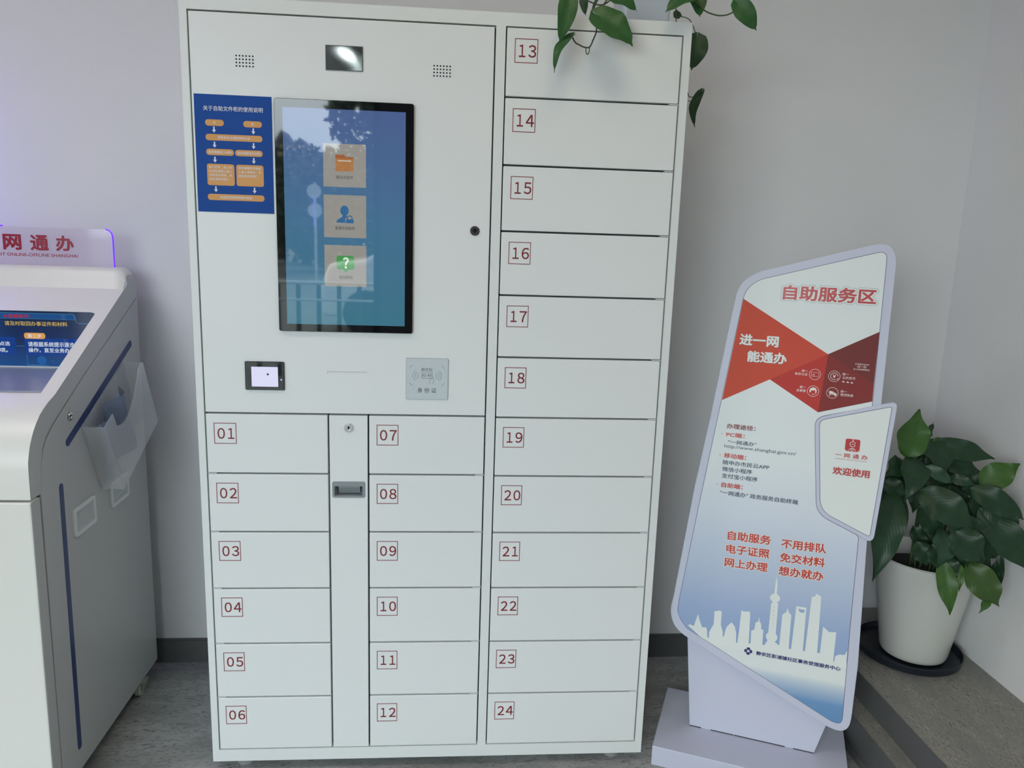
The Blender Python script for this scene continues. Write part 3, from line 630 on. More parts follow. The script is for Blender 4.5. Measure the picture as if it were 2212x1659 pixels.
# the shell: side profile swept across the width, cheeks solid, middle opened into the screen niche
def shell_mesh():
    g = G()
    def sweep(prof, xs):
        n = len(prof); rows = []
        for x, dz in xs: rows.append([g.bm.verts.new((x, y, z-dz*min(1, (z-1.25)/.04) if z > 1.25 else z)) for y, z in prof])
        for a, b in zip(rows, rows[1:]):
            for i in range(n): j = (i+1) % n; g.bm.faces.new((a[i], a[j], b[j], b[i]))
        g.bm.faces.new(rows[0]); g.bm.faces.new(rows[-1][::-1])
    full = front_+slant+head_+inn; CH = .0335
    sweep(full, [(XK-CH, 0), (XK-.022, .002), (XK-.012, .009), (XK-.004, .020), (XK, .034)])
    sweep(front_+niche+head_+[(.478, 1.19), (.478, .985), (.106, .980), (-.0525, .945), (-.083, .930), (-.1015, .912), (-.116, .88), (-.124, .8195)], [(XK0+CH, 0), (XK-CH, 0)])
    sweep(full, [(XK0, .034), (XK0+.004, .020), (XK0+.012, .009), (XK0+.022, .002), (XK0+CH, 0)])
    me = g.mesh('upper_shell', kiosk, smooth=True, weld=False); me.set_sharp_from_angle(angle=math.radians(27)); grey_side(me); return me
link('upper_shell', shell_mesh(), tk)
core = [(-.128, .06), (-.122, .87), (-.10, .895), (-.05, .925), (.106, .965), (.476, .970), (.478, .06)]
yz(core, XK0+.006, XK-.006, gapm, 'core', parent=tk)
side = [(-.1335, .05), (-.1225, .815), (-.119, .85), (-.110, .888), (-.099, .913), (-.080, .936), (-.050, .957), (.106, 1.0375), (.490, 1.2145), (.482, .05)]
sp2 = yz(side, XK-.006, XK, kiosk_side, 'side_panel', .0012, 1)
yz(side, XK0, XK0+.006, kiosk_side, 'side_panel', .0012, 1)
PK = Plane((XK, 0, 0), (0, 1, 0), (0, 0, 1))      # n = +x
def capsule(p0, p1, r, cut=None):
    p0, p1 = Vector(p0), Vector(p1); a0 = math.atan2((p1-p0).y, (p1-p0).x); o = []
    for k in range(9): a = a0-PI/2+PI*k/8; o.append((p1.x+r*math.cos(a), p1.y+r*math.sin(a)))
    for k in range(9): a = a0+PI/2+PI*k/8; o.append((p0.x+r*math.cos(a), p0.y+r*math.sin(a)))
    return o
part('stripe', PK, capsule((.0155, .9025), (.419, 1.0865), .0100), -.001, .0009, navy, sp2)
part('stripe', PK, capsule((-.0335, .8040), (-.0455, .1180), .0095), -.001, .0009, navy, sp2)
cam_lock(.035, .963, sp2, PK, r=.0115)
# recessed handles
hw = mat('handle_white', (216, 222, 220), .4, noise=.02)
for y0, z0, y1, z1 in ((.009, .656, .127, .731), (.222, .656, .340, .731)):
    g = G(); ring(PK, g, rrect(y0+.011, z0+.011, y1-.011, z1-.011, .003), rrect(y0, z0, y1, z1, .009), -.001, .006)
    hr = link('recessed_handle', g.mesh('recessed_handle', hw, .0015, 2), sp2)
    g = G(); a = [(y0+.011, z0+.011), (y1-.011, z0+.011), (y1-.011, z1-.011), (y0+.011, z1-.011)]
    b = [(y0+.024, z0+.017), (y1-.020, z0+.017), (y1-.020, z1-.026), (y0+.024, z1-.026)]
    for i in range(4): j = (i+1) % 4; g.poly([PK.p(*a[i], .0045), PK.p(*a[j], .0045), PK.p(*b[j], .0004), PK.p(*b[i], .0004)])
    g.poly([PK.p(*q, .0004) for q in b])
    link('handle_pocket', g.mesh('handle_pocket', mat('handle_inner', (190, 196, 195), .5, noise=.03)), sp2)
for y in (-.09, .36):
    for x in (XK-.012, XK0+.012):
        c_ = root('caster', (x, y, 0), None, None); c_.parent = tk; c_.location = Vector((x, y, 0))-WL[tk.name]
        g = G(); PW = Plane((x-.009, y, .022), (0, 1, 0), (0, 0, 1)); PW.slab(g, circ(0, 0, .022, 24), 0, .018)
        link('wheel', g.mesh('wheel', mat('caster_cream', (196, 196, 180), .5, noise=.04), .002, 1), c_)
        g = G(); g.prism([(x-.014, y-.012, .02), (x-.014, y+.02, .024), (x-.014, y+.018, .05), (x-.014, y-.012, .05)], (.004, 0, 0)); g.prism([(x+.012, y-.012, .02), (x+.012, y+.02, .024), (x+.012, y+.018, .05), (x+.012, y-.012, .05)], (.004, 0, 0)); g.box(x-.02, x+.022, y-.015, y+.02, .044, .0498)
        link('fork', g.mesh('fork', mat('caster_fork', (150, 152, 140), .4, noise=.05), weld=False), c_)
# upright monitor at the back of the niche, lavender shelf in front of it
PS = Plane((0, .2915, 0), (1, 0, 0), (0, 0, 1)); NX0, NX1 = XK0+.0335, XK-.0335
link('shelf', G().box(NX0, NX1, -.018, .291, 1.0325, 1.0362).mesh('shelf', mat('ledge_lavender', (150, 156, 176), .22, .5, noise=.02)), tk)
part('monitor_frame', PS, [(NX0, 1.0362), (NX1, 1.0362), (NX1, 1.192), (NX0, 1.192)], 0, .0015, white, tk)
sd = bpy.data.materials.new('kiosk_display'); sd.use_nodes = True; n = sd.node_tree.nodes; L = sd.node_tree.links; b = n['Principled BSDF']
b.inputs['Base Color'].default_value = (.006, .008, .015, 1); b.inputs['Roughness'].default_value = .08
t = n.new('ShaderNodeTexCoord'); sp = n.new('ShaderNodeSeparateXYZ'); L.new(t.outputs['Generated'], sp.inputs[0])
r = n.new('ShaderNodeValToRGB'); L.new(sp.outputs['Z'], r.inputs['Fac']); r.color_ramp.elements[0].color = (*s2l((22, 70, 128)), 1); r.color_ramp.elements[1].color = (*s2l((18, 34, 66)), 1)
e = r.color_ramp.elements.new(.45); e.color = (*s2l((22, 44, 88)), 1)
r2 = n.new('ShaderNodeValToRGB'); L.new(sp.outputs['X'], r2.inputs['Fac']); r2.color_ramp.elements[0].position = .2; r2.color_ramp.elements[0].color = (1, 1, 1, 1); r2.color_ramp.elements[1].position = .62; r2.color_ramp.elements[1].color = (0, 0, 0, 1)
mx = n.new('ShaderNodeMix'); mx.data_type = 'RGBA'; L.new(r2.outputs[0], mx.inputs[0]); L.new(r.outputs[0], mx.inputs[6]); mx.inputs[7].default_value = (*s2l((20, 84, 150)), 1)
L.new(mx.outputs[2], b.inputs['Emission Color']); b.inputs['Emission Strength'].default_value = .95
kdp = part('display', PS, [(NX0+.01, 1.0400), (NX1-.0002, 1.0400), (NX1-.0002, 1.1831), (-.3536, 1.1888), (-.3633, 1.1905), (NX0+.01, 1.1905)], .0012, .003, sd, tk, label='blue lit upright display with step instructions')
hk = .0036
cy = emi('screen_cyan', (84, 150, 196), .8); cy2 = emi('screen_midblue', (28, 92, 160), .9); card = emi('screen_card', (20, 62, 138), .9); sw = emi('screen_white', (222, 230, 238), .9)
part('header_bar', PS, [(NX0+.01, 1.1696), (-.4015, 1.1690), (-.4020, 1.1767), (-.4070, 1.1837), (NX0+.01, 1.1858)], .003, hk-.0003, emi('screen_bar', (26, 78, 136), .9), kdp)
g = G(); stroke(PS, g, [(NX0+.01, 1.1858), (-.4090, 1.1840), (-.4045, 1.1820), (-.4018, 1.1780), (-.4010, 1.1675), (-.3985, 1.1620), (-.3931, 1.1590), (-.3490, 1.1587)], .0009, hk); stroke(PS, g, [(NX0+.01, 1.1696), (-.4010, 1.1690)], .0006, hk)
stroke(PS, g, [(-.535, 1.0719), (-.535, 1.0428), (-.4834, 1.0423), (-.4790, 1.0402)], .0008, hk); stroke(PS, g, [(-.5604, 1.0945), (-.5389, 1.0945)], .0008, hk)
link('screen_line', g.mesh('screen_line', cy, weld=False), kdp)
part('screen_card', PS, rrect(-.5380, 1.0687, NX1-.001, 1.1165, .003), .003, hk-.0002, card, kdp)
part('screen_card', PS, rrect(-.700, 1.0700, -.5620, 1.1185, .003), .003, hk-.0002, card, kdp)
part('screen_disc', PS, circ(-.4974, 1.0560, .0122, 24), .003, hk-.0002, cy2, kdp)
part('screen_disc', PS, circ(-.4697, 1.0534, .0035, 16, ry=.0022), .003, hk-.0002, cy2, kdp)
part('step_tag', PS, rrect(-.5382, 1.1150, -.4836, 1.1312, .006), .003, hk-.0001, emi('screen_orange', (222, 160, 84), .9), kdp)
yel = emi('screen_yellow', (205, 176, 92), .9)
text('请及时取回办事证件和材料', PS, -.5856, 1.1502, .1624, .0120, yel, kdp, h=hk+.0002, bold=.012)
text('★温馨提示：', PS, -.5883, 1.1712, .0712, .0098, emi('screen_red', (180, 34, 52), .9), kdp, h=hk+.0002, bold=.02)
text('第三步', PS, -.5288, 1.1173, .0356, .0108, sw, kdp, h=hk+.0004, bold=.01)
text('请根据系统提示逐步', PS, -.5296, 1.0937, .1205, .0134, sw, kdp, h=hk+.0003, bold=.015)
text('操作，直至业务办理', PS, -.5295, 1.0778, .1205, .0126, sw, kdp, h=hk+.0003, bold=.015)
text('点选', PS, -.6031, 1.0950, .0268, .0114, sw, kdp, h=hk+.0003, bold=.015)
text('项。', PS, -.6048, 1.0768, .0215, .0116, sw, kdp, h=hk+.0003, bold=.015)

# acrylic name plate with lit violet edge, standing on the head of the terminal
PA = Plane((0, .450, 0), (1, 0, 0), (0, 0, 1))
ac = mat('acrylic_plate', (218, 206, 226), .06, .5, alpha=.42, noise=.02)
ap = root('acrylic_nameplate', (-.65, .45, 1.304), 'clear acrylic nameplate with crimson writing and glowing violet edge on top of the kiosk', 'sign')
AXL = -.93
o_ = [(-.357, 1.304), (-.357, 1.390), (-.3595, 1.400), (-.366, 1.407), (-.375, 1.410), (AXL+.018, 1.412), (AXL+.006, 1.407), (AXL, 1.394), (AXL, 1.304)]
part('plate', PA, o_, -.004, .004, ac, ap)
vio = mat('violet_led', (90, 30, 220), emit=((72, 16, 255), 2.6))
g = G(); g.tube([PA.p(x, z, 0) for x, z in [(-.3565, 1.304), (-.3565, 1.390), (-.3590, 1.400), (-.3655, 1.4075), (-.375, 1.411)]], .0020, 8)
link('lit_edge', g.mesh('lit_edge', vio, smooth=True), ap)['label'] = 'glowing violet right edge'
g = G(); g.tube([PA.p(x, z, 0) for x, z in [(-.655, 1.4125), (AXL+.018, 1.4125), (AXL+.005, 1.4075), (AXL-.0005, 1.394), (AXL-.0005, 1.304)]], .0018, 8)
link('lit_edge', g.mesh('lit_edge', vio, smooth=True), ap)
crim = mat('crimson_lettering', (150, 14, 52), .3, noise=.03)
for s, a, w_ in (('一', -.742, .046), ('网', -.656, .050), ('通', -.582, .050), ('办', -.513, .050)):
    text(s, PA, a, 1.3455 if s != '一' else 1.366, w_, .044 if s != '一' else .008, crim, ap, h=.0046, bold=.036)
text('GOVERNMENT ONLINE-OFFLINE SHANGHAI', PA, -.752, 1.3285, .298, .0090, crim, ap, h=.0046, bold=.012)

# brochure holder on the side of the terminal
bh = root('brochure_holder', (XK, .26, .731), 'frosted clear acrylic brochure holder tilted on the grey side of the kiosk', 'holder')
PH = Plane((XK+.0012, 0, 0), (0, 1, 0), (0, 0, 1))
fro = mat('frosted_acrylic', (236, 240, 242), .3, .4, alpha=.26, noise=.02); fro2 = mat('frosted_acrylic_back', (214, 220, 228), .25, alpha=.32, noise=.02)
cA, cB, cC, cD = (.353, 1.042), (.090, .922), (.176, .731), (.440, .853)
D_ = .057
part('back_plate', PH, [cA, cB, cC, cD], 0, .003, fro2, bh)
sc2 = [(.0905, .922), (.176, .733), (.440, .853), (.352, 1.045), (.323, 1.030), (.300, .985), (.262, .945), (.215, .925), (.170, .918), (.140, .922)]
part('front_plate', PH, [(.090, .922), (.176, .731), (.440, .853), (.350, 1.046), (.325, 1.034)]+[(.325-.185*t, 1.034-.112*t-.060*math.sin(PI*t)**.8) for t in [k/10 for k in range(1, 10)]]+[(.140, .945)], D_-.003, D_, fro, bh)
def wall_(a, b): return [PH.p(*a, 0), PH.p(*b, 0), PH.p(*b, D_), PH.p(*a, D_)]
for a, b in ((cB, cC), (cC, cD), (cD, cA)):
    g = G(); pts = wall_(a, b); nrm = (pts[1]-pts[0]).cross(pts[2]-pts[0]).normalized()*.003
    link('side_wall', g.prism(pts, nrm).mesh('side_wall', fro), bh)
# wavy clear plastic pouch standing inside the holder
e1 = (Vector(cA)-Vector(cB)).normalized(); e2 = (Vector(cC)-Vector(cB)).normalized()
g = G(); rows = []
N = 26
for i in range(N+1):
    t = i/N; s = .012+.17*t; hh = D_*(.5+.38*math.sin(t*9.5)); row = []
    for j in range(7):
        q = j/6; p = Vector(cB)+e1*s+e2*(.004+.188*q); k = hh*(1-.25*q)+.003+(.006*math.sin(5*q+t*4))
        row.append(PH.p(p.x, p.y, max(.005, min(D_-.005, k))))
    rows.append([g.bm.verts.new(p) for p in row])
for a, b in zip(rows, rows[1:]):
    for j in range(6): g.bm.faces.new((a[j], a[j+1], b[j+1], b[j]))
me = g.mesh('plastic_pouch', mat('pouch_blue_clear', (128, 150, 182), .12, alpha=.45, noise=.05), smooth=True)
po_ = single('plastic_pouch', me, 'wavy bluish clear plastic sleeve inside the tilted brochure holder', 'sleeve')
sol = po_.modifiers.new('thickness', 'SOLIDIFY'); sol.thickness = .001

# ================================================================ plants
def leaf_mat(name, c1, c2):
    m = bpy.data.materials.new(name); m.use_nodes = True; n = m.node_tree.nodes; L = m.node_tree.links; b = n['Principled BSDF']
    um = n.new('ShaderNodeUVMap'); sp = n.new('ShaderNodeSeparateXYZ'); L.new(um.outputs[0], sp.inputs[0])
    # lateral veins sweep forward from the midrib: stripes of (u*12 - |v|*5)
    ab = n.new('ShaderNodeMath'); ab.operation = 'ABSOLUTE'; L.new(sp.outputs['Y'], ab.inputs[0])
    m1 = n.new('ShaderNodeMath'); m1.operation = 'MULTIPLY_ADD'; L.new(ab.outputs[0], m1.inputs[0]); m1.inputs[1].default_value = -28
    m2 = n.new('ShaderNodeMath'); m2.operation = 'MULTIPLY'; L.new(sp.outputs['X'], m2.inputs[0]); m2.inputs[1].default_value = 75; L.new(m2.outputs[0], m1.inputs[2])
    sn = n.new('ShaderNodeMath'); sn.operation = 'SINE'; L.new(m1.outputs[0], sn.inputs[0])
    nz = n.new('ShaderNodeTexNoise'); nz.inputs['Scale'].default_value = 30; tc = n.new('ShaderNodeTexCoord'); L.new(tc.outputs['Object'], nz.inputs['Vector'])
    ad = n.new('ShaderNodeMath'); ad.operation = 'MULTIPLY_ADD'; L.new(sn.outputs[0], ad.inputs[0]); ad.inputs[1].default_value = .07; L.new(nz.outputs['Fac'], ad.inputs[2])
    mx = n.new('ShaderNodeMix'); mx.data_type = 'RGBA'; mx.inputs[6].default_value = (*s2l(c1), 1); mx.inputs[7].default_value = (*s2l(c2), 1); L.new(ad.outputs[0], mx.inputs[0])
    L.new(mx.outputs[2], b.inputs['Base Color']); b.inputs['Roughness'].default_value = .42; b.inputs['Specular IOR Level'].default_value = .35
    bp = n.new('ShaderNodeBump'); bp.inputs['Strength'].default_value = .06; bp.inputs['Distance'].default_value = .0015; L.new(sn.outputs[0], bp.inputs['Height']); L.new(bp.outputs[0], b.inputs['Normal'])
    return m
LM = [leaf_mat('pothos_green', (44, 82, 42), (58, 104, 52)), leaf_mat('pothos_dark', (38, 66, 40), (54, 84, 52)), leaf_mat('lily_dark', (24, 50, 32), (40, 70, 44)), leaf_mat('lily_bright', (44, 78, 32), (70, 108, 46)), leaf_mat('lily_grey_green', (36, 62, 44), (56, 86, 62)), leaf_mat('lily_olive', (48, 76, 34), (68, 94, 44))]
stemm = mat('stem_green', (70, 92, 52), .5, noise=.15, scale=40); stemd = mat('stem_dark', (58, 66, 50), .5, noise=.15, scale=40)
CAMP = Vector((0.60972, -1.89586, 1.43845))
def leaf(base, tip, width, kind, bend, rollr, parent, heart=False, wave=.0, pull=True):
    """one blade: midrib from base to tip arching towards its upper face, two halves folded on the midrib"""
    B, T = Vector(base), Vector(tip); ax = T-B; Ln = ax.length; ax.normalize()
    face = (Vector((0, -.8, .45)) if T.z > B.z-.3*Ln else Vector((-.1, -.9, .3)))      # blades turn to the window
    face = (face-ax*face.dot(ax)).normalized(); sd_ = ax.cross(face).normalized()
    Rm = Matrix.Rotation(rollr, 3, ax); face = Rm@face; sd_ = Rm@sd_
    NU, NV = 16, 4; g = G(); grid = []; uvs = []
    rs = random.Random(int(abs(B.x*1000+T.z*777)))
    ph = rs.random()*6; amp = width*(.03 if heart else .085)
    for i in range(NU+1):
        u = i/NU
        if heart: wd = width*.5*(max(0, math.sin(PI*min(1, (u*.98+.02))**.62))**.8)*(1 if u < .9 else (1-u)/.1*.75+.25*0+.0)
        else: wd = width*.51*(math.sin(PI*min(1, u)**.74)**.82)*(1-.62*(max(0, u-.66)/.34)**1.1)
        if u in (0, 1): wd = .0008
        wd = max(wd, .0006)
        arch = bend*Ln*(4*u*(1-u))
        tipc = (.03 if heart else .09)*Ln*(max(0, u-.75)/.25)**2
        c = B+ax*(Ln*u)+face*(arch-tipc*.5)
        row = []; 
        for j in range(-NV, NV+1):
            v = j/NV
            fold = .22*abs(v)-.10*v*v
            back = (heart and u < .22)*(-.16*Ln)*abs(v)*(1-u/.22)
            wv = amp*math.sin(u*14+ph+(v > 0)*1.3)*abs(v)**2
            row.append(g.bm.verts.new(c+sd_*(wd*v)+face*(wd*fold+wv)+ax*back)); uvs.append((u, v))
        grid.append(row)
    for a, b in zip(grid, grid[1:]):
        for j in range(2*NV): g.bm.faces.new((a[j], a[j+1], b[j+1], b[j]))
    me = g.mesh('leaf', LM[kind], smooth=True, weld=False)
    uvl = me.uv_layers.new(name='UVMap')
    for lp in me.loops: uvl.data[lp.index].uv = uvs[lp.vertex_index]
    me.polygons.foreach_set('use_smooth', [True]*len(me.polygons))
    return link('leaf', me, parent)
def smooth_path(pts, k=5):
    P = [Vector(p) for p in pts]; o = []
    for i in range(len(P)-1):
        a, b, c, d = P[max(i-1, 0)], P[i], P[i+1], P[min(i+2, len(P)-1)]
        for q in range(k):
            t = q/k; o.append(.5*((2*b)+(c-a)*t+(2*a-5*b+4*c-d)*t*t+(3*b-a-3*c+d)*t**3))
    o.append(P[-1]); return o
POTHOS=[
    ((0.862, -0.05, 1.964), (0.84, -0.07, 1.854), 0.045, 0, 0.08, -0.30),
    ((0.905, 0.03, 1.987), (0.912, 0.03, 1.94), 0.023, 1, 0.05, 0.50),
    ((0.946, 0.05, 1.994), (0.924, 0.04, 1.942), 0.016, 1, 0.00, 0.90),
    ((0.946, -0.04, 1.969), (1.017, -0.05, 1.934), 0.056, 0, 0.10, -0.40),
    ((0.923, -0.06, 1.919), (1.004, -0.08, 1.855), 0.074, 0, 0.10, -0.20),
    ((0.872, -0.05, 1.872), (0.832, -0.07, 1.792), 0.027, 0, 0.25, 0.50),
    ((1.158, -0.02, 1.991), (1.083, -0.04, 1.939), 0.052, 0, 0.10, 0.30),
    ((1.17, 0.02, 2.0), (1.174, 0.0, 1.943), 0.040, 0, 0.05, 0.00),
    ((1.277, 0.05, 1.994), (1.33, 0.05, 1.933), 0.048, 0, 0.12, 0.30),
    ((1.194, 0.3, 2.024), (1.215, 0.3, 2.025), 0.030, 1, 0.05, 0.00),
    ((1.236, 0.22, 1.952), (1.228, 0.22, 1.871), 0.066, 1, 0.05, 0.00),
    ((1.255, 0.2, 1.812), (1.242, 0.2, 1.726), 0.029, 1, 0.32, 0.60),
]
LILY=[
    ((1.909, 0.14, 0.847), (1.941, 0.16, 0.985), 0.088, 3, 0.02, -0.10),
    ((1.993, 0.2, 0.886), (2.027, 0.22, 0.934), 0.028, 2, 0.02, 0.50),
    ((1.984, 0.17, 0.881), (2.16, 0.12, 0.852), 0.061, 2, 0.12, 0.20),
    ((1.977, 0.18, 0.895), (2.007, 0.1, 0.804), 0.088, 2, 0.15, -0.20),
    ((1.929, 0.14, 0.851), (1.871, 0.06, 0.748), 0.076, 2, 0.18, 0.10),
    ((1.904, 0.15, 0.837), (1.821, 0.1, 0.8), 0.058, 2, 0.15, 0.10),
    ((1.941, 0.1, 0.838), (2.015, 0.08, 0.791), 0.035, 4, 0.15, 0.30),
    ((2.109, 0.1, 0.779), (2.204, 0.08, 0.852), 0.075, 3, 0.03, -0.30),
    ((1.916, 0.08, 0.773), (2.043, 0.0, 0.686), 0.089, 2, 0.15, 0.10),
    ((2.066, 0.08, 0.781), (2.197, 0.02, 0.708), 0.067, 2, 0.12, 0.10),
    ((1.993, 0.16, 0.892), (2.016, 0.16, 0.903), 0.013, 3, 0.00, 0.20),
    ((2.025, 0.12, 0.797), (2.086, 0.08, 0.785), 0.031, 2, 0.15, 0.20),
    ((1.83, 0.12, 0.787), (1.897, 0.1, 0.749), 0.048, 2, 0.15, 0.10),
    ((2.029, 0.16, 0.831), (2.14, 0.14, 0.803), 0.055, 2, 0.10, 0.10),
    ((2.002, 0.18, 0.791), (2.078, 0.16, 0.725), 0.069, 2, 0.10, 0.10),
    ((2.087, 0.17, 0.784), (2.172, 0.14, 0.754), 0.064, 2, 0.10, 0.10),
    ((1.945, 0.2, 0.836), (1.984, 0.18, 0.758), 0.065, 2, 0.10, 0.10),
    ((1.858, 0.1, 0.768), (1.784, 0.02, 0.527), 0.082, 2, 0.10, 0.20),
    ((1.897, 0.12, 0.74), (1.855, 0.08, 0.568), 0.050, 2, 0.10, 0.30),
    ((1.946, 0.1, 0.613), (1.974, 0.08, 0.546), 0.055, 2, 0.10, 0.20),
    ((1.997, 0.08, 0.661), (1.983, 0.04, 0.564), 0.076, 4, 0.18, -0.20),
    ((2.02, 0.06, 0.664), (2.097, 0.03, 0.579), 0.088, 2, 0.15, 0.20),
    ((2.001, 0.06, 0.577), (2.021, 0.02, 0.424), 0.052, 3, 0.10, 0.30),
    ((2.048, 0.05, 0.566), (2.036, 0.02, 0.497), 0.027, 3, 0.05, 0.60),
    ((2.067, 0.05, 0.57), (2.149, 0.0, 0.459), 0.082, 5, 0.10, 0.20),
    ((2.127, 0.02, 0.482), (2.09, 0.0, 0.442), 0.023, 3, 0.15, 0.30),
    ((2.172, 0.06, 0.599), (2.181, 0.05, 0.486), 0.023, 2, 0.05, 0.80),
    ((2.152, 0.05, 0.57), (2.163, 0.05, 0.494), 0.023, 2, 0.05, 0.70),
    ((2.094, 0.07, 0.726), (2.228, 0.0, 0.559), 0.088, 2, 0.12, 0.20),
    ((2.16, 0.06, 0.676), (2.217, -0.0, 0.624), 0.049, 2, 0.10, 0.20),
    ((2.001, 0.07, 0.693), (2.136, 0.05, 0.634), 0.078, 2, 0.10, 0.30),
    ((2.006, 0.07, 0.583), (2.034, 0.04, 0.515), 0.058, 2, 0.10, 0.20),
    ((2.061, 0.09, 0.597), (2.094, 0.06, 0.536), 0.069, 2, 0.10, 0.20),
    ((1.968, 0.14, 0.7), (2.021, 0.1, 0.613), 0.063, 2, 0.12, 0.10),
    ((2.115, 0.1, 0.581), (2.164, 0.08, 0.534), 0.063, 2, 0.10, 0.10),
    ((1.953, 0.14, 0.644), (1.984, 0.12, 0.573), 0.043, 2, 0.10, 0.10),
]
LILY_FILL=[
    ((2.008, 0.2, 0.841), (2.084, 0.19, 0.744), 0.071, 2, 0.10, 0.10),
    ((2.035, 0.2, 0.808), (2.141, 0.17, 0.728), 0.071, 2, 0.10, 0.20),
    ((2.077, 0.22, 0.847), (2.156, 0.2, 0.764), 0.072, 2, 0.10, 0.00),
    ((2.089, 0.16, 0.798), (2.174, 0.12, 0.724), 0.072, 2, 0.12, 0.10),
    ((1.948, 0.2, 0.785), (1.915, 0.17, 0.693), 0.065, 2, 0.10, 0.20),
    ((2.022, 0.15, 0.757), (2.112, 0.13, 0.664), 0.081, 2, 0.10, 0.00),
    ((2.089, 0.1, 0.752), (2.182, 0.07, 0.654), 0.079, 2, 0.12, 0.20),
    ((1.889, 0.17, 0.805), (1.851, 0.14, 0.681), 0.064, 2, 0.10, 0.00),
    ((2.008, 0.22, 0.767), (1.994, 0.21, 0.656), 0.053, 2, 0.10, 0.30),
    ((2.046, 0.11, 0.716), (2.136, 0.08, 0.639), 0.075, 2, 0.10, 0.10),
    ((1.973, 0.22, 0.858), (2.055, 0.21, 0.794), 0.061, 2, 0.10, 0.00),
    ((2.097, 0.07, 0.773), (2.198, 0.03, 0.638), 0.068, 2, 0.10, 0.30),
    ((2.01, 0.12, 0.629), (2.086, 0.1, 0.548), 0.076, 2, 0.10, 0.10),
    ((2.088, 0.09, 0.642), (2.173, 0.07, 0.572), 0.069, 2, 0.10, 0.00),
    ((1.993, 0.15, 0.64), (2.038, 0.13, 0.557), 0.056, 2, 0.10, 0.30),
    ((2.056, 0.1, 0.604), (2.043, 0.06, 0.514), 0.055, 2, 0.10, 0.10),
    ((2.096, 0.08, 0.612), (2.081, 0.04, 0.53), 0.062, 2, 0.10, 0.00),
    ((1.976, 0.08, 0.612), (2.011, 0.05, 0.537), 0.054, 2, 0.10, 0.10),
]
VINES=[
    [(0.929, -0.03, 1.891), (0.919, -0.05, 1.869), (0.912, -0.05, 1.854), (0.9, -0.05, 1.853), (0.889, -0.05, 1.857), (0.879, -0.05, 1.862), (0.872, -0.05, 1.872)] ,
    [(0.912, -0.05, 1.855), (0.911, -0.05, 1.843), (0.907, -0.05, 1.838), (0.904, -0.05, 1.845), (0.904, -0.05, 1.852)] ,
    [(0.95, 0.0, 1.961), (0.936, -0.03, 1.934), (0.924, -0.06, 1.913), (0.929, -0.03, 1.891)] ,
    [(0.872, 0.0, 1.981), (0.904, -0.02, 1.96), (0.94, -0.03, 1.949), (0.988, 0.06, 1.999)] ,
    [(1.153, 0.02, 1.997), (1.181, 0.0, 1.96), (1.212, 0.02, 1.956), (1.237, 0.03, 1.957), (1.267, 0.05, 1.97), (1.302, 0.05, 1.998)] ,
    [(1.221, 0.2, 1.801), (1.237, 0.2, 1.801), (1.25, 0.2, 1.803)] ,
    [(1.22, 0.2, 1.791), (1.23, 0.2, 1.79), (1.243, 0.2, 1.793), (1.255, 0.2, 1.812)] ,
    [(1.221, 0.2, 1.801), (1.207, 0.2, 1.841), (1.206, 0.2, 1.927)] ,
    [(1.236, 0.22, 1.952), (1.223, 0.25, 2.001), (1.196, 0.28, 2.017)] ,
]

# trailing plant on top of the cabinet
tp = root('trailing_plant', (1.085, .2, 1.93), 'trailing heart-leaved pothos in a pale translucent pot on top of the cabinet', 'plant')
g = G(); pw = mat('pot_pale_blue', (196, 206, 216), .25, alpha=.92, noise=.03, scale=20)
x0, x1, y0, y1 = 1.012, 1.140, .11, .24
bot = [(x0+.006, y0+.006), (x1-.006, y0+.006), (x1-.006, y1-.006), (x0+.006, y1-.006)]
rr_b = rrect(x0+.006, y0+.006, x1-.006, y1-.006, .012); rr_t = rrect(x0, y0, x1, y1, .014)
va = [g.bm.verts.new((a, b, 1.9305)) for a, b in rr_b]; vb = [g.bm.verts.new((a, b, 2.075)) for a, b in rr_t]; vc = [g.bm.verts.new((a*.96+.04*1.076, b*.96+.04*.175, 2.075)) for a, b in rr_t]; vd = [g.bm.verts.new((a*.95+.05*1.076, b*.95+.05*.175, 1.95)) for a, b in rr_b]
n_ = len(va)
for p, q in ((va, vb), (vb, vc), (vc, vd)):
    for i in range(n_): j = (i+1) % n_; g.bm.faces.new((p[i], p[j], q[j], q[i]))
g.bm.faces.new(va); g.bm.faces.new(vd)
link('pot', g.mesh('pot', pw, smooth=True), tp)
for r_ in POTHOS: leaf(*r_[:6], tp, heart=True)
for k, pts in enumerate(VINES):
    link('vine', G().tube(smooth_path(pts), .0017 if k in (0, 2, 3, 4) else .0012, 7).mesh('vine', stemd if k in (0, 2, 3) else stemm, smooth=True), tp)
link('vine', G().tube(smooth_path([(1.07, .17, 2.05), (1.04, .08, 2.10), (1.0, .0, 2.04), VINES[2][0]]), .0018, 7).mesh('vine', stemm, smooth=True), tp)
link('vine', G().tube(smooth_path([(1.09, .17, 2.05), (1.15, .1, 2.11), VINES[4][0]]), .0018, 7).mesh('vine', stemm, smooth=True), tp)
link('vine', G().tube(smooth_path([(1.10, .2, 2.05), (1.17, .24, 2.08), (1.19, .25, 1.98), VINES[7][-1]]), .0015, 7).mesh('vine', stemm, smooth=True), tp)

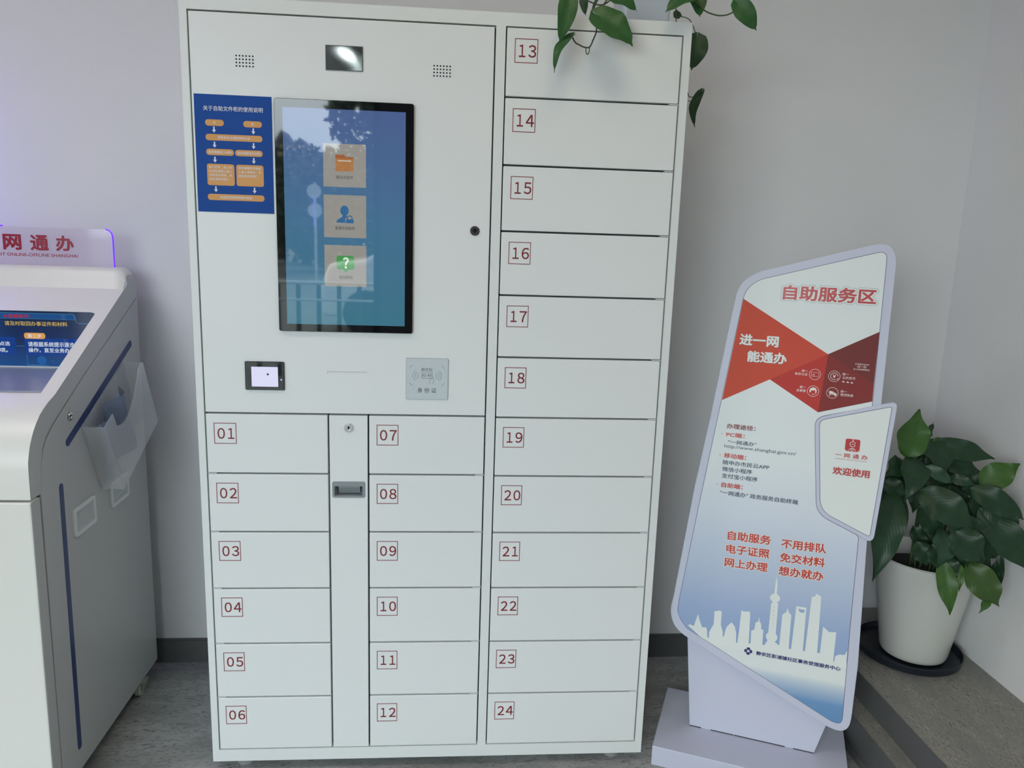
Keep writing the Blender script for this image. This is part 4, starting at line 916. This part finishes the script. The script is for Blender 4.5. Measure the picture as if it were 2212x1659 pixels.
# potted peace lily on the platform
pl_ = root('potted_plant', (2.080, .248, .205), 'bushy dark green broad-leaved plant in a tall white ceramic pot behind the sign', 'plant')
cer = mat('white_ceramic', (205, 206, 200), .22, .5, noise=.02, scale=5)
link('pot', G().lathe((2.080, .248, .186), [(.085, 0), (.094, .004), (.098, .014), (.142, .300), (.146, .312), (.146, .320), (.141, .323), (.136, .318), (.130, .28), (.128, .265)], 64).mesh('pot', cer, smooth=True), pl_)
link('soil', G().lathe((2.080, .248, .45), [(.125, .0), (.127, .008), (.10, .018), (.05, .024)], 40).mesh('soil', mat('soil_dark', (38, 36, 38), .95, noise=.4, scale=60, bump=1, bscale=120), smooth=True), pl_)
for k in range(14):
    a = k*2.4; rr = .02+.045*random.random(); e = Vector((2.08+(.04+.06*random.random())*math.cos(a), .20+(.04+.05*random.random())*math.sin(a), .72+.12*random.random()))
    b = Vector((2.08+rr*math.cos(a), .23+rr*math.sin(a), .465))
    link('stem', G().tube(smooth_path([b, (b+e)/2+Vector((0, 0, .04)), e], 5), .0035, 6, .002).mesh('stem', stemm, smooth=True), pl_)
for r_ in LILY: leaf(*r_[:6], pl_)
for r_ in LILY_FILL: leaf(*r_[:6], pl_)
sau = single('plant_saucer', G().lathe((2.0741, .2629, .1752), [(.140, 0), (.150, .003), (.155, .024), (.152, .025), (.146, .008), (.10, .0078)], 64).mesh('plant_saucer', mat('saucer_navy_black', (30, 36, 46), .3, noise=.1), smooth=True), 'round dark navy plastic saucer under the white plant pot', 'saucer')

# ================================================================ street outside, seen only as reflections in the touch screen
asph = mat('pavement_grey', (120, 122, 120), .85, noise=.1, scale=1)
structure('floor_pavement', G().box(-40, 25, -70, WY-.16, -.12, -.06).mesh('floor_pavement', asph))
crown_dark = mat('foliage_dark', (46, 66, 44), .7, noise=.5, scale=6); barkm = mat('bark', (70, 60, 50), .9, noise=.3)
def tree(x, y, r, z, label, seed, trunk=.12):
    rs = random.Random(seed); t = root('street_tree', (x, y, -.06), label, 'tree', group='trees along the street outside')
    link('trunk', G().tube([(x, y, -.06), (x+.1, y, z*.5), (x, y, z)], trunk, 8, trunk*.6).mesh('trunk', barkm, smooth=True), t)
    vs, fs = [], []
    for k in range(3500):
        d = Vector((rs.gauss(0, 1), rs.gauss(0, 1), rs.gauss(0, 1))).normalized()*r*(rs.random()**.35)
        c = Vector((x, y, z))+Vector((d.x*1.15, d.y, d.z*.95)); a = Vector((rs.gauss(0, 1), rs.gauss(0, 1), rs.gauss(0, 1))).normalized(); b = a.cross(Vector((rs.gauss(0, 1), rs.gauss(0, 1), rs.gauss(0, 1)))).normalized()
        s = r*.075*(.7+.6*rs.random()); i = len(vs); vs += [tuple(c-a*s), tuple(c+b*s*.5), tuple(c+a*s), tuple(c-b*s*.5)]; fs.append((i, i+1, i+2, i+3))
    me = bpy.data.meshes.new('crown'); me.from_pydata(vs, [], fs); me.materials.append(crown_dark)
    o = link('crown', me, t); o['kind'] = 'stuff'
for i, (x, y, r, z, lb) in enumerate([(-6.6, -22, 1.9, 1.6, 'bushy street tree left of the round sign, seen in the screen'), (-5.2, -30, 2.4, 2.3, 'low bushy street tree behind the round sign, seen in the screen'), (-3.0, -25, 2.1, 2.0, 'bushy street tree right of the round sign, seen in the screen'), (-1.7, -38, 3.1, 2.9, 'street tree at the right end of the row, seen in the screen')]):
    tree(x, y, r, z, lb, i+1)
tree(.12, -7.6, .85, 2.75, 'near street tree with hanging leafy branches, seen at the top of the screen', 9, .09)
# road sign
rs_ = root('road_sign', (-3.08, -20, -.06), 'grey backs of two road sign plates on one pole, seen in the screen', 'sign')
sgm = mat('sign_back_grey', (170, 180, 188), .5, noise=.05)
PR = Plane((-3.08, -20, 0), (-1, 0, 0), (0, 0, 1))
part('sign_plate', PR, circ(0, 1.86, .19, 28), 0, .02, sgm, rs_); part('sign_plate', PR, circ(.02, 2.36, .20, 8), 0, .02, sgm, rs_)
link('pole', G().tube([(-3.08, -20.02, -.06), (-3.08, -20.02, 2.6)], .035, 10).mesh('pole', sgm, smooth=True), rs_)
# railing
ra = root('street_railing', (-1, -6, -.06), 'metal street railing with two rails, seen low in the screen', 'railing')
rm_ = mat('rail_light', (214, 218, 220), .3, noise=.04); dkm = mat('rail_post', (60, 66, 70), .5, noise=.1)
for z, r_ in ((.89, .018), (.72, .012)): link('rail', G().tube([(-7, -6, z), (1.4, -6, z)], r_, 8).mesh('rail', rm_, smooth=True), ra)
post_me = G().box(-.02, .02, -.02, .02, 0, .93).mesh('post', dkm)
for k in range(42): link('post' if k % 6 == 0 else 'baluster', post_me, ra, loc=(-6.9+k*.2, -6.03, -.06))
# parked white car behind the railing
ca = root('parked_car', (-.2, -9.3, -.06), 'white parked car behind the railing, seen in the screen', 'car')
cw = mat('car_white', (226, 228, 230), .2, noise=.01, coat=.5); cgl = mat('car_glass', (26, 32, 38), .05, noise=.1)
prof = [(-1.15, .22), (-1.18, .62), (-1.05, .95), (-.55, 1.02), (.0, 1.40), (1.3, 1.42), (2.0, 1.02), (2.5, .92), (2.6, .5), (2.55, .22)]
link('car_body', G().prism([(x, -9.0, z) for x, z in prof], (0, -1.6, 0)).mesh('car_body', cw, .06, 3), ca)
link('car_window', G().prism([(x, -8.975, z) for x, z in [(-.45, 1.03), (.05, 1.35), (1.25, 1.36), (1.8, 1.03)]], (0, -.05, 0)).mesh('car_window', cgl), ca)
for x in (-.55, 1.85):
    Pw = Plane((x, -8.99, .28), (-1, 0, 0), (0, 0, 1)); g = G(); Pw.slab(g, circ(0, 0, .32, 28), -.18, .02); link('wheel', g.mesh('wheel', blackp, .02, 2), ca)
# house far off
ho = root('distant_house', (-8, -40, -.06), 'cream house with dark pointed roofs far behind the trees, seen in the screen', 'building')
link('house_wall', G().box(-8.6, -6.9, -44, -40, -.06, 5.45).mesh('house_wall', mat('cream_wall', (205, 190, 165), .8, noise=.05)), ho)
for x0, x1, z0, z1 in ((-8.6, -7.6, 5.45, 6.2), (-7.55, -6.85, 5.45, 5.85)):
    link('roof', G().prism([(x0, -40.1, z0), ((x0+x1)/2, -40.1, z1), (x1, -40.1, z0)], (0, -2, 0)).mesh('roof', mat('roof_dark', (52, 58, 64), .8, noise=.1)), ho)
